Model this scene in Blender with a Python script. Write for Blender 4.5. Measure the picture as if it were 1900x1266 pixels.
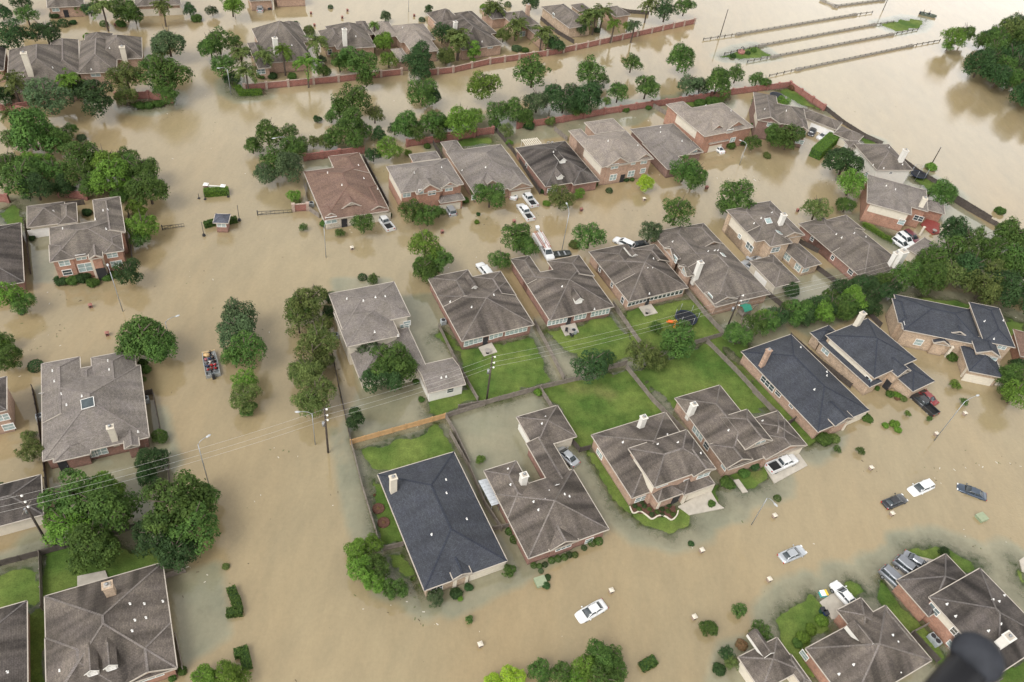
import bpy, math, random
import numpy as np
from mathutils import Vector, Matrix
rnd = random.Random(7)
scn = bpy.context.scene
col = scn.collection
for o in list(bpy.data.objects): bpy.data.objects.remove(o)

# ------------------------------------------------------------ camera (solved from the photograph)
FPX, PIT, ROLL, CAMH = 1453.8, 0.774039, 0.1546616, 100.0
_s, _c = math.sin(PIT), math.cos(PIT)
FWD = np.array([0, _c, -_s]); _r = np.array([1, 0, 0.]); _u = np.array([0, _s, _c])
RT = math.cos(ROLL)*_r + math.sin(ROLL)*_u
UP = -math.sin(ROLL)*_r + math.cos(ROLL)*_u
cd = bpy.data.cameras.new('camera'); cam = bpy.data.objects.new('camera', cd); col.objects.link(cam)
cam.matrix_world = Matrix(((RT[0], UP[0], -FWD[0], 0), (RT[1], UP[1], -FWD[1], 0), (RT[2], UP[2], -FWD[2], CAMH), (0, 0, 0, 1)))
cd.sensor_width = 36; cd.lens = FPX/1900*36; cd.clip_start = 0.05; cd.clip_end = 6000
cd.dof.use_dof = True; cd.dof.focus_distance = 150; cd.dof.aperture_fstop = 4.5
scn.camera = cam
scn.render.resolution_x, scn.render.resolution_y = 1024, 682

# ------------------------------------------------------------ overcast sky, one soft sun
SUN_EL, SUN_AZ = math.radians(52), math.radians(215)   # azimuth clockwise from +Y (the light comes from the lower left)
w = bpy.data.worlds.new('World'); scn.world = w; w.use_nodes = True
nt = w.node_tree; bg = nt.nodes['Background']
sky = nt.nodes.new('ShaderNodeTexSky'); sky.sky_type = 'NISHITA'; sky.sun_disc = False
sky.sun_elevation = SUN_EL; sky.sun_rotation = SUN_AZ; sky.dust_density = 4.0; sky.air_density = 1.0
hs = nt.nodes.new('ShaderNodeHueSaturation'); hs.inputs['Saturation'].default_value = 0.0; hs.inputs['Value'].default_value = 1.0
cl = nt.nodes.new('ShaderNodeTexNoise'); cl.inputs['Scale'].default_value = 2.2; cl.inputs['Detail'].default_value = 4
tcw = nt.nodes.new('ShaderNodeTexCoord'); nt.links.new(tcw.outputs['Generated'], cl.inputs['Vector'])
cr = nt.nodes.new('ShaderNodeMapRange'); cr.inputs[1].default_value = .3; cr.inputs[2].default_value = .7; cr.inputs[3].default_value = .82; cr.inputs[4].default_value = 1.18
nt.links.new(cl.outputs['Fac'], cr.inputs[0])
mx = nt.nodes.new('ShaderNodeVectorMath'); mx.operation = 'SCALE'
sx = nt.nodes.new('ShaderNodeSeparateXYZ'); nt.links.new(tcw.outputs['Generated'], sx.inputs[0])      # thin bright cloud low ahead and to the right, thicker overhead
el = nt.nodes.new('ShaderNodeMapRange'); el.interpolation_type = 'SMOOTHSTEP'; el.inputs[1].default_value = .35; el.inputs[2].default_value = .92; el.inputs[3].default_value = 2.4; el.inputs[4].default_value = 1.25; nt.links.new(sx.outputs['Z'], el.inputs[0])
az = nt.nodes.new('ShaderNodeVectorMath'); az.operation = 'DOT_PRODUCT'; az.inputs[1].default_value = (.62, .6, 0); nt.links.new(tcw.outputs['Generated'], az.inputs[0])
azr = nt.nodes.new('ShaderNodeMapRange'); azr.inputs[1].default_value = -.2; azr.inputs[2].default_value = .8; azr.inputs[3].default_value = .62; azr.inputs[4].default_value = 1.12; nt.links.new(az.outputs['Value'], azr.inputs[0])
m1 = nt.nodes.new('ShaderNodeMath'); m1.operation = 'MULTIPLY'; nt.links.new(el.outputs[0], m1.inputs[0]); nt.links.new(azr.outputs[0], m1.inputs[1])
m2 = nt.nodes.new('ShaderNodeMath'); m2.operation = 'MULTIPLY'; nt.links.new(m1.outputs[0], m2.inputs[0]); nt.links.new(cr.outputs[0], m2.inputs[1])
nt.links.new(sky.outputs[0], hs.inputs['Color']); nt.links.new(hs.outputs[0], mx.inputs[0]); nt.links.new(m2.outputs[0], mx.inputs['Scale'])
nt.links.new(mx.outputs[0], bg.inputs[0]); bg.inputs[1].default_value = 0.15
sd = bpy.data.lights.new('sun', 'SUN'); sd.energy = 0.65; sd.angle = math.radians(20); sd.color = (1, .96, .9)
so = bpy.data.objects.new('sun', sd); col.objects.link(so)
_d = Vector((math.sin(SUN_AZ)*math.cos(SUN_EL), math.cos(SUN_AZ)*math.cos(SUN_EL), math.sin(SUN_EL)))
so.rotation_euler = _d.to_track_quat('Z', 'Y').to_euler(); so.location = _d*300
scn.view_settings.view_transform = 'Standard'; scn.view_settings.look = 'None'
scn.view_settings.gamma = 1; scn.view_settings.exposure = 0.52; scn.view_settings.use_curve_mapping = False

# ------------------------------------------------------------ photograph pixel -> point on a level plane
REG = dict(A=(0,0,.26073),B=(380,0,.26073),C=(800,0,.27368),D=(1280,0,.32632),E=(0,300,.26853),F=(440,200,.25273),
 G=(800,180,.27368),H=(1200,140,.33167),I=(0,600,.26861),J=(500,480,.30008),K=(780,400,.28442),L=(1080,380,.30019),
 M=(0,880,.30496),N=(600,800,.30017),O=(960,660,.31590),P=(1400,520,.28441),Q=(1300,860,.32068),R=(300,1040,.36842),
 S=(1640,380,.09479),X=(0,0,1))
def px(reg, p):
    if len(p) == 3: reg, p = p[0], p[1:]
    x0, y0, s = REG[reg]; return x0+p[0]*s, y0+p[1]*s
def ray(u, v): return FWD*FPX + RT*(u-950) + UP*(633-v)
def at(reg, p, h=0.0):
    u, v = px(reg, p); d = ray(u, v); t = (CAMH-h)/-d[2]; return (d[0]*t, d[1]*t)
def mpp(reg, p, h=0.0):                      # metres per photo pixel there
    u, v = px(reg, p); d = ray(u, v); return (CAMH-h)/-d[2]
def project(x, y, z=0):
    r = np.array([x, y, z-CAMH]); k = r@FWD; return 950+FPX*(r@RT)/k, 633-FPX*(r@UP)/k

# ------------------------------------------------------------ properties, objects
def tag(o, label=None, cat=None, group=None, kind=None):
    if label: o['label'] = label
    if cat: o['category'] = cat
    if group: o['group'] = group
    if kind: o['kind'] = kind
    return o
def empty(name, loc, rz=0, label=None, cat=None, group=None):
    o = bpy.data.objects.new(name, None); col.objects.link(o); o.empty_display_size = .5
    o.location = loc; o.rotation_euler = (0, 0, rz); return tag(o, label, cat, group)
class MB:
    def __init__(s): s.v = []; s.f = []; s.m = []; s.smooth = []
    def face(s, pts, m=0, up=None, sm=False):
        if up is not None:
            a = Vector(pts[0]); n = Vector((0, 0, 0))
            for i in range(1, len(pts)-1): n += (Vector(pts[i])-a).cross(Vector(pts[i+1])-a)
            if n.dot(Vector(up)) < 0: pts = list(pts)[::-1]
        b = len(s.v); s.v += [tuple(p) for p in pts]; s.f.append(tuple(range(b, b+len(pts)))); s.m.append(m); s.smooth.append(sm)
    def box(s, x0, x1, y0, y1, z0, z1, m=0, bottom=True, top=True):
        p = [(x0,y0,z0),(x1,y0,z0),(x1,y1,z0),(x0,y1,z0),(x0,y0,z1),(x1,y0,z1),(x1,y1,z1),(x0,y1,z1)]
        b = len(s.v); s.v += p
        fs = [(0,1,5,4),(1,2,6,5),(2,3,7,6),(3,0,4,7)]
        if bottom: fs.append((3,2,1,0))
        if top: fs.append((4,5,6,7))
        for f in fs: s.f.append(tuple(b+i for i in f)); s.m.append(m); s.smooth.append(False)
    def obox(s, c, ux, hx, uy, hy, uz, hz, m=0):      # oriented box, centre + three half axes
        c = Vector(c); X = Vector(ux)*hx; Y = Vector(uy)*hy; Z = Vector(uz)*hz
        p = [c-X-Y-Z, c+X-Y-Z, c+X+Y-Z, c-X+Y-Z, c-X-Y+Z, c+X-Y+Z, c+X+Y+Z, c-X+Y+Z]
        b = len(s.v); s.v += [tuple(q) for q in p]
        for f in [(0,1,5,4),(1,2,6,5),(2,3,7,6),(3,0,4,7),(3,2,1,0),(4,5,6,7)]: s.f.append(tuple(b+i for i in f)); s.m.append(m); s.smooth.append(False)
    def beam(s, a, b, w, h, m=0):
        a = Vector(a); b = Vector(b); d = b-a; L = d.length
        if L < 1e-4: return
        d /= L; side = d.cross(Vector((0, 0, 1)))
        if side.length < 1e-3: side = Vector((1, 0, 0))
        side.normalize(); s.obox((a+b)/2, d, L/2, side, w/2, side.cross(d), h/2, m)
    def tube(s, pts, r, n=8, m=0, cap=True):
        rs = r if hasattr(r, '__len__') else [r]*len(pts); rings = []
        for i, q in enumerate(pts):
            q = Vector(q); d = (Vector(pts[min(i+1, len(pts)-1)])-Vector(pts[max(i-1, 0)])).normalized()
            a = d.cross(Vector((0, 0, 1)) if abs(d.z) < .95 else Vector((1, 0, 0))).normalized(); c = d.cross(a)
            b = len(s.v); rings.append(b)
            for k in range(n):
                t = 2*math.pi*k/n; s.v.append(tuple(q+a*math.cos(t)*rs[i]+c*math.sin(t)*rs[i]))
        for i in range(len(pts)-1):
            for k in range(n):
                s.f.append((rings[i]+k, rings[i]+(k+1) % n, rings[i+1]+(k+1) % n, rings[i+1]+k)); s.m.append(m); s.smooth.append(True)
        if cap:
            s.f.append(tuple(rings[0]+k for k in range(n))[::-1]); s.m.append(m); s.smooth.append(False)
            s.f.append(tuple(rings[-1]+k for k in range(n))); s.m.append(m); s.smooth.append(False)
    def loft(s, rings, m=0, cap=True, sm=True):        # closed rings of equal length
        n = len(rings[0]); bs = []
        for r in rings: bs.append(len(s.v)); s.v += [tuple(q) for q in r]
        for i in range(len(rings)-1):
            for k in range(n):
                s.f.append((bs[i]+k, bs[i]+(k+1) % n, bs[i+1]+(k+1) % n, bs[i+1]+k)); s.m.append(m); s.smooth.append(sm)
        if cap:
            s.f.append(tuple(bs[0]+k for k in range(n))[::-1]); s.m.append(m); s.smooth.append(False)
            s.f.append(tuple(bs[-1]+k for k in range(n))); s.m.append(m); s.smooth.append(False)
    def mesh(s, name, mats):
        me = bpy.data.meshes.new(name); me.from_pydata(s.v, [], s.f)
        for m in mats: me.materials.append(m)
        me.polygons.foreach_set('material_index', s.m); me.polygons.foreach_set('use_smooth', s.smooth)
        uv = me.uv_layers.new(name='UVMap').data
        for p in me.polygons:
            n = p.normal; t = Vector((0, 0, 1)).cross(n)
            t = t.normalized() if t.length > .02 else Vector((1, 0, 0)); b = n.cross(t)
            for li in p.loop_indices:
                c = me.vertices[me.loops[li].vertex_index].co; uv[li].uv = (c.dot(t), c.dot(b))
        return me
    def build(s, name, mats, parent=None, loc=None, rz=0):
        if not isinstance(mats, (list, tuple)): mats = [mats]
        o = bpy.data.objects.new(name, s.mesh(name, mats)); col.objects.link(o); o.parent = parent
        if loc is not None: o.location = loc
        o.rotation_euler = (0, 0, rz); return o
def link_mesh(name, me, parent, loc=(0,0,0), rz=0, scale=None, mat=None):
    o = bpy.data.objects.new(name, me); col.objects.link(o); o.parent = parent; o.location = loc; o.rotation_euler = (0, 0, rz)
    if scale: o.scale = scale
    if mat:
        o.material_slots[0].link = 'OBJECT'; o.material_slots[0].material = mat
    return o
def copy_tree(o, parent=None):
    c = o.copy(); col.objects.link(c); c.parent = parent
    for ch in [k for k in col.objects if k.parent == o]: copy_tree(ch, c)
    return c

# ------------------------------------------------------------ materials
MATS = {}
def nodes(name):
    m = bpy.data.materials.new(name); m.use_nodes = True; t = m.node_tree
    return m, t, t.nodes['Principled BSDF'], t.nodes.new, t.links.new
def noise(N, Lk, vec, scale, detail=4, rough=.55):
    n = N('ShaderNodeTexNoise'); n.inputs['Scale'].default_value = scale; n.inputs['Detail'].default_value = detail; n.inputs['Roughness'].default_value = rough
    Lk(vec, n.inputs['Vector']); return n.outputs['Fac']
def rng(N, Lk, f, a, b, c, d):
    r = N('ShaderNodeMapRange'); r.inputs[1].default_value = a; r.inputs[2].default_value = b; r.inputs[3].default_value = c; r.inputs[4].default_value = d; Lk(f, r.inputs[0]); return r.outputs[0]
def mul(N, Lk, a, b):
    m = N('ShaderNodeMath'); m.operation = 'MULTIPLY'; Lk(a, m.inputs[0]); Lk(b, m.inputs[1]); return m.outputs[0]
def vscale(N, Lk, c, f):
    m = N('ShaderNodeVectorMath'); m.operation = 'SCALE'; Lk(c, m.inputs[0]); Lk(f, m.inputs['Scale']); return m.outputs[0]
def cmix(N, Lk, f, a, b):
    m = N('ShaderNodeMix'); m.data_type = 'RGBA'
    Lk(f, m.inputs[0])
    for k, v in ((6, a), (7, b)):
        if isinstance(v, tuple): m.inputs[k].default_value = (*v, 1)
        else: Lk(v, m.inputs[k])
    return m.outputs[2]
def plain(name, c, rough=.6, var=.12, sc=2.0, metal=0, spec=.3, bump=0):
    if name in MATS: return MATS[name]
    m, t, b, N, Lk = nodes(name); tc = N('ShaderNodeTexCoord')
    f = noise(N, Lk, tc.outputs['Object'], sc, 5); v = rng(N, Lk, f, .25, .75, 1-var, 1+var)
    rgb = N('ShaderNodeRGB'); rgb.outputs[0].default_value = (*c, 1)
    Lk(vscale(N, Lk, rgb.outputs[0], v), b.inputs['Base Color'])
    b.inputs['Roughness'].default_value = rough; b.inputs['Metallic'].default_value = metal; b.inputs['Specular IOR Level'].default_value = spec
    if bump:
        bp = N('ShaderNodeBump'); bp.inputs['Strength'].default_value = bump; bp.inputs['Distance'].default_value = .05; Lk(f, bp.inputs['Height']); Lk(bp.outputs[0], b.inputs['Normal'])
    MATS[name] = m; return m
def roofmat(name, c, stain=.3):
    key = 'roof_'+name
    if key in MATS: return MATS[key]
    m, t, b, N, Lk = nodes(key); uv = N('ShaderNodeUVMap'); uv.uv_map = 'UVMap'; tc = N('ShaderNodeTexCoord')
    oi = N('ShaderNodeObjectInfo'); off = N('ShaderNodeVectorMath'); off.operation = 'ADD'; Lk(tc.outputs['Object'], off.inputs[0]); Lk(oi.outputs['Location'], off.inputs[1])
    ob = off.outputs[0]
    br = N('ShaderNodeTexBrick'); br.inputs['Scale'].default_value = 1; br.inputs['Brick Width'].default_value = .42; br.inputs['Row Height'].default_value = .17
    br.inputs['Mortar Size'].default_value = .012; br.inputs['Color1'].default_value = (1.14, 1.14, 1.14, 1); br.inputs['Color2'].default_value = (.84, .84, .84, 1); br.inputs['Mortar'].default_value = (.5, .5, .5, 1)
    Lk(uv.outputs[0], br.inputs['Vector'])
    g = rng(N, Lk, noise(N, Lk, ob, 5.5, 3, .8), .36, .64, .78, 1.24)
    mp = N('ShaderNodeMapping'); mp.inputs['Scale'].default_value = (1.1, .13, 1); Lk(uv.outputs[0], mp.inputs[0])
    st = rng(N, Lk, noise(N, Lk, mp.outputs[0], .42, 2.5, .5), .42, .66, 1+.28*stain, 1-stain)
    big = rng(N, Lk, noise(N, Lk, ob, .16, 3), .35, .65, 1-.55*stain, 1+.35*stain)
    rgb = N('ShaderNodeRGB'); rgb.outputs[0].default_value = (*c, 1)
    c2 = cmix(N, Lk, rng(N, Lk, noise(N, Lk, ob, .5, 3), .35, .65, 0, 1), c, (c[0]*.93, c[1]*.93, c[2]*.98))
    mm = N('ShaderNodeVectorMath'); mm.operation = 'MULTIPLY'; Lk(c2, mm.inputs[0]); Lk(br.outputs['Color'], mm.inputs[1])
    Lk(vscale(N, Lk, mm.outputs[0], mul(N, Lk, g, mul(N, Lk, st, big))), b.inputs['Base Color'])
    b.inputs['Roughness'].default_value = .9; b.inputs['Specular IOR Level'].default_value = .25
    bp = N('ShaderNodeBump'); bp.inputs['Strength'].default_value = .5; bp.inputs['Distance'].default_value = .03; Lk(br.outputs['Fac'], bp.inputs['Height']); bp.invert = True; Lk(bp.outputs[0], b.inputs['Normal'])
    MATS[key] = m; return m
def brickmat(name, c):
    key = 'brick_'+name
    if key in MATS: return MATS[key]
    m, t, b, N, Lk = nodes(key); uv = N('ShaderNodeUVMap'); uv.uv_map = 'UVMap'; tc = N('ShaderNodeTexCoord')
    br = N('ShaderNodeTexBrick'); br.inputs['Scale'].default_value = 1; br.inputs['Brick Width'].default_value = .24; br.inputs['Row Height'].default_value = .085
    br.inputs['Mortar Size'].default_value = .009; br.inputs['Color1'].default_value = (*[min(1, x*1.25) for x in c], 1); br.inputs['Color2'].default_value = (*[x*.75 for x in c], 1); br.inputs['Mortar'].default_value = (.27, .22, .18, 1)
    Lk(uv.outputs[0], br.inputs['Vector'])
    v = rng(N, Lk, noise(N, Lk, tc.outputs['Object'], 1.1, 5), .3, .7, .82, 1.16)
    # damp stain of the flood just above the water line
    sp = N('ShaderNodeSeparateXYZ'); Lk(N('ShaderNodeNewGeometry').outputs['Position'], sp.inputs[0])
    wet = rng(N, Lk, sp.outputs['Z'], .12, .42, .62, 1.0)
    Lk(vscale(N, Lk, br.outputs['Color'], mul(N, Lk, v, wet)), b.inputs['Base Color']); b.inputs['Roughness'].default_value = .85
    MATS[key] = m; return m
def glassmat(name, c, rough=.08):
    if name in MATS: return MATS[name]
    m, t, b, N, Lk = nodes(name); tc = N('ShaderNodeTexCoord'); v = rng(N, Lk, noise(N, Lk, tc.outputs['Object'], 1.3, 2), .3, .7, .7, 1.3)
    rgb = N('ShaderNodeRGB'); rgb.outputs[0].default_value = (*c, 1); Lk(vscale(N, Lk, rgb.outputs[0], v), b.inputs['Base Color'])
    b.inputs['Roughness'].default_value = rough; b.inputs['Specular IOR Level'].default_value = .8; MATS[name] = m; return m
def leafmat(name, c, c2):
    if name in MATS: return MATS[name]
    m, t, b, N, Lk = nodes(name); tc = N('ShaderNodeTexCoord'); oi = N('ShaderNodeObjectInfo')
    f = rng(N, Lk, noise(N, Lk, tc.outputs['Object'], 3.2, 3), .35, .68, 0, 1)
    cc = cmix(N, Lk, f, c, c2)
    fine = rng(N, Lk, noise(N, Lk, tc.outputs['Object'], 22, 2), .3, .7, .65, 1.4)
    rv = rng(N, Lk, oi.outputs['Random'], 0, 1, .8, 1.22)
    h = N('ShaderNodeHueSaturation'); Lk(rng(N, Lk, oi.outputs['Random'], 0, 1, .487, .513), h.inputs['Hue']); h.inputs['Saturation'].default_value = 1.0
    Lk(vscale(N, Lk, cc, mul(N, Lk, fine, rv)), h.inputs['Color']); Lk(h.outputs[0], b.inputs['Base Color'])
    b.inputs['Roughness'].default_value = .65; b.inputs['Specular IOR Level'].default_value = .12
    tr = N('ShaderNodeBsdfTranslucent'); Lk(h.outputs[0], tr.inputs[0]); mxs = N('ShaderNodeMixShader'); mxs.inputs[0].default_value = .16
    Lk(b.outputs[0], mxs.inputs[1]); Lk(tr.outputs[0], mxs.inputs[2]); Lk(mxs.outputs[0], t.nodes['Material Output'].inputs[0])
    MATS[name] = m; return m
RM = dict(taupe=roofmat('taupe', (.165, .14, .115), .34), tan=roofmat('tan', (.27, .23, .19), .14), brown=roofmat('brown', (.14, .117, .096), .5),
          dark=roofmat('dark', (.10, .085, .073), .6), red=roofmat('red', (.195, .125, .092), .14), blue=roofmat('blue', (.058, .062, .071), .16),
          grey=roofmat('grey', (.215, .188, .162), .18), slate=roofmat('slate', (.10, .105, .125), .2))
RIDGE = dict(taupe=roofmat('ridge_taupe', (.215, .185, .16), .2), tan=roofmat('ridge_tan', (.29, .25, .21), .1), brown=roofmat('ridge_brown', (.205, .178, .155), .25),
             dark=roofmat('ridge_dark', (.155, .138, .125), .2), red=roofmat('ridge_red', (.2, .12, .09), .1), blue=roofmat('ridge_blue', (.04, .045, .058), .1), grey=roofmat('ridge_grey', (.235, .205, .18), .1), slate=roofmat('ridge_slate', (.1, .1, .12), .1))
WM = dict(red=brickmat('red', (.25, .115, .085)), orange=brickmat('orange', (.37, .18, .115)), pink=brickmat('pink', (.42, .27, .19)), tan=brickmat('tan', (.47, .345, .235)),
          cream=plain('cream_siding', (.60, .54, .44), .7, .08), white=plain('white_siding', (.66, .63, .57), .7, .06), stone=brickmat('stone', (.55, .49, .40)), dark=brickmat('dark', (.19, .10, .08)))
TRIM = plain('trim_paint', (.43, .38, .32), .6, .12); WHITE = plain('white_paint', (.8, .78, .74), .5, .05)
GLASS = [glassmat('pane_pale', (.30, .37, .36)), glassmat('pane_dark', (.05, .065, .07)), glassmat('pane_grey', (.16, .2, .2))]
METAL = plain('galvanised_metal', (.36, .37, .38), .4, .1, metal=.6); DARKM = plain('dark_metal', (.03, .03, .033), .5, .2)
CONC = plain('concrete', (.42, .38, .32), .85, .16, 1.2); WOODG = plain('weathered_wood', (.21, .18, .15), .9, .3, 1.5); WOODN = plain('new_cedar', (.50, .31, .15), .8, .15, 2)
LM = dict(b=leafmat('leaf_bright', (.135, .225, .034), (.055, .105, .015)), m=leafmat('leaf_mid', (.088, .15, .032), (.030, .063, .014)), d=leafmat('leaf_dark', (.05, .094, .03), (.019, .042, .014)),
          o=leafmat('leaf_olive', (.13, .16, .045), (.05, .075, .02)), y=leafmat('leaf_lime', (.27, .36, .03), (.2, .3, .03)), g=leafmat('leaf_grey', (.095, .14, .06), (.04, .068, .03)))
BARK = plain('bark', (.10, .078, .06), .95, .3, 6, bump=.5)
# ============================================================ houses
OV = .4
LANDS = []                                   # (px, py, short phrase) used when labels name a neighbour
_wincache = {}
def win_meshes(w, h, gl):
    k = (round(w, 1), round(h, 1), gl)
    if k not in _wincache:
        w, h = k[0], k[1]; f = MB(); t = .09
        f.box(-w/2-t, w/2+t, -.07, 0, -h/2-t, -h/2); f.box(-w/2-t, w/2+t, -.07, 0, h/2, h/2+t)
        f.box(-w/2-t, -w/2, -.07, 0, -h/2, h/2); f.box(w/2, w/2+t, -.07, 0, -h/2, h/2)
        n = max(1, int(round(w/.95)))
        for i in range(1, n): x = -w/2+w*i/n; f.box(x-.045, x+.045, -.06, 0, -h/2, h/2)
        f.box(-w/2, w/2, -.055, 0, -.03, .03)
        g = MB(); g.box(-w/2, w/2, -.035, -.01, -h/2, h/2)
        _wincache[k] = (f.mesh('window', [WHITE]), g.mesh('pane', [GLASS[gl]]))
    return _wincache[k]
def garage_mesh(w, h):
    m = MB(); m.box(-w/2, w/2, -.05, 0, -h/2, h/2); n = 4
    for i in range(n):
        z0 = -h/2+h*i/n; m.box(-w/2+.03, w/2-.03, -.075, -.05, z0+.04, z0+h/n-.03)
    m.box(-w/2-.1, -w/2, -.08, 0, -h/2, h/2+.1); m.box(w/2, w/2+.1, -.08, 0, -h/2, h/2+.1); m.box(-w/2, w/2, -.08, 0, h/2, h/2+.1)
    return m
class House:
    def __init__(s, label, short, reg, ang, org, roof, wall, wings, win=(), rows=(), garage=(), door=(), chim=(), vent=(), dish=(), sky=(), dorm=(), cols=(), siding=(), cat='house', group='houses of the flooded suburb', gl=0, chm=None, name=None):
        s.reg, s.ang = reg, math.radians(ang); s.o = at(reg, org, 0); s.W = []
        s.ca, s.sa = math.cos(s.ang), math.sin(s.ang); s.short = short
        s.root = empty(name or ('house' if cat == 'house' else 'garage'), (s.o[0], s.o[1], 0), s.ang, label, cat, group)
        WL = WM[wall]; R = RM[roof]; RG = RIDGE[roof]
        for wg in wings: s.W.append(s.wing(*wg))
        s.W = [w for w in s.W if w]
        allx = [s.loc_uv(((w['x0']+w['x1'])/2, (w['y0']+w['y1'])/2, w['e'])) for w in s.W]
        LANDS.append((allx[0][0], allx[0][1], short))
        wm = MB(); rm = MB()
        for i, w in enumerate(s.W): s.do_wing(w, wm, rm, i*.004)
        wm.build('wall', [WL, TRIM], s.root); s.roof = rm.build('roof', [R, TRIM, RG, WL], s.root)
        for (x, y, ww, hh, *g) in win: s.window(px(reg, (x, y)), ww, hh, g[0] if g else gl)
        for (x0, y0, x1, y1, n, ww, hh, *g) in rows:
            for i in range(n):
                t = (i+.5)/n; s.window(px(reg, (x0+(x1-x0)*t, y0+(y1-y0)*t)), ww, hh, g[0] if g else gl)
        for (x, y, ww, hh) in garage:
            q = s.wallhit(px(reg, (x, y)))
            if q: garage_mesh(ww, hh).build('garage_door', [WM['cream'] if wall != 'cream' else WHITE], s.root, (q[0], q[1], max(hh/2-.35, q[2]*0+hh/2-.35)), q[3])
        for (x, y, ww, hh) in door:
            q = s.wallhit(px(reg, (x, y)))
            if q:
                m = MB(); m.box(-ww/2, ww/2, -.06, 0, -hh/2, hh/2); m.box(-ww/2+.12, ww/2-.12, -.075, -.06, -hh/2+.9, hh/2-.15); m.box(-ww/2+.12, ww/2-.12, -.075, -.06, -hh/2+.1, -hh/2+.75)
                d = m.build('door', [DARKM], s.root, (q[0], q[1], hh/2-.2), q[3])
                k = MB(); k.box(ww/2-.16, ww/2-.1, -.14, -.075, -.1, .05); k.build('handle', [METAL], d)
        for (x, y, zt, sz, *c) in chim:
            hv = zt; zt = None
            for k in range(240):
                zz = 13.5-k*.05; p = s.loc(at(reg, (x, y), zz)); h = s.rh(p[0], p[1])
                if h > 0 and zz-h <= hv: zt = zz; break
            if zt is None: zt = 8.2; p = s.loc(at(reg, (x, y), zt)); h = .5
            zb = h-1.2
            m = MB(); a = sz*.42; b = sz*.36
            m.box(p[0]-a, p[0]+a, p[1]-b, p[1]+b, zb, zt-.25); m.box(p[0]-a-.1, p[0]+a+.1, p[1]-b-.1, p[1]+b+.1, zt-.25, zt-.1)
            m.box(p[0]-a+.15, p[0]+a-.15, p[1]-b+.12, p[1]+b-.12, zt-.1, zt, 1)
            cmat = WM[c[0]] if c else WM['cream']
            k = m.build('chimney', [cmat, TRIM], s.roof)
            f = MB(); f.tube([(p[0], p[1], zt-.02), (p[0], p[1], zt+.22)], .16, 8); f.tube([(p[0], p[1], zt+.22), (p[0], p[1], zt+.3)], [.24, .05], 8); f.build('flue', [METAL], k)
        for (x, y) in vent:
            q = s.roofhit(px(reg, (x, y)))
            if q:
                m = MB(); m.tube([(0, 0, -.2), (0, 0, .26)], .055, 6); m.tube([(0, 0, .26), (0, 0, .33)], [.11, .06], 6); m.box(-.15, .15, -.15, .15, -.03, .03)
                m.build('roof_vent', [WHITE], s.roof, q)
        for (x, y) in dish:
            q = s.roofhit(px(reg, (x, y)))
            if q:
                m = MB(); m.tube([(0, 0, -.2), (0, 0, .5)], .035, 6)
                rr = []
                for k, r0 in enumerate((.05, .2, .34, .42)):
                    rr.append([Vector((0, -.12, .55))+Matrix.Rotation(math.radians(-55), 3, 'X')@Vector((r0*math.cos(t*math.pi/6), r0*math.sin(t*math.pi/6), -.12+r0*r0*.6)) for t in range(12)])
                m.loft(rr, cap=False); m.build('satellite_dish', [WHITE], s.roof, q)
        for (x, y, ww, hh) in sky:
            q = s.roofhit(px(reg, (x, y)))
            if q:
                e = .3; n = Vector((s.rh(q[0]-e, q[1])-s.rh(q[0]+e, q[1]), s.rh(q[0], q[1]-e)-s.rh(q[0], q[1]+e), 2*e)).normalized()
                X = Vector((1, 0, 0)); X = (X-n*X.dot(n)).normalized(); Y = n.cross(X)
                m = MB(); m.obox(Vector(q)+n*.03, X, ww/2+.07, Y, hh/2+.07, n, .07); k = m.build('skylight', [WHITE], s.roof)
                m = MB(); m.obox(Vector(q)+n*.1, X, ww/2, Y, hh/2, n, .02); m.build('pane', [GLASS[1 if ww > 1.6 else 0]], k)
        for d in dorm: s.dormer(*d, R, RG, WL)
        for (x, y, hh) in cols:
            p = s.loc(at(reg, (x, y), 0)); m = MB(); m.box(p[0]-.22, p[0]+.22, p[1]-.22, p[1]+.22, -.8, hh); m.box(p[0]-.29, p[0]+.29, p[1]-.29, p[1]+.29, hh-.25, hh-.08); m.build('porch_column', [WM['cream']], s.root)
        for (i, side, a0, a1, z0, z1) in siding:
            w = s.W[i]; m = MB()
            if side == 'l': X = w['x0']+OV-.035; m.box(X, X+.03, w['y0']+OV+a0*(w['y1']-w['y0']-2*OV), w['y0']+OV+a1*(w['y1']-w['y0']-2*OV), z0, z1)
            if side == 'r': X = w['x1']-OV+.005; m.box(X, X+.03, w['y0']+OV+a0*(w['y1']-w['y0']-2*OV), w['y0']+OV+a1*(w['y1']-w['y0']-2*OV), z0, z1)
            if side == 'f': Y = w['y0']+OV-.035; m.box(w['x0']+OV+a0*(w['x1']-w['x0']-2*OV), w['x0']+OV+a1*(w['x1']-w['x0']-2*OV), Y, Y+.03, z0, z1)
            m.build('upper_siding', [WM['cream']], s.root)
    def loc(s, p): dx, dy = p[0]-s.o[0], p[1]-s.o[1]; return (dx*s.ca+dy*s.sa, -dx*s.sa+dy*s.ca)
    def wld(s, q): return (s.o[0]+q[0]*s.ca-q[1]*s.sa, s.o[1]+q[0]*s.sa+q[1]*s.ca)
    def loc_uv(s, q): x, y = s.wld(q); return project(x, y, q[2])
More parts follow.
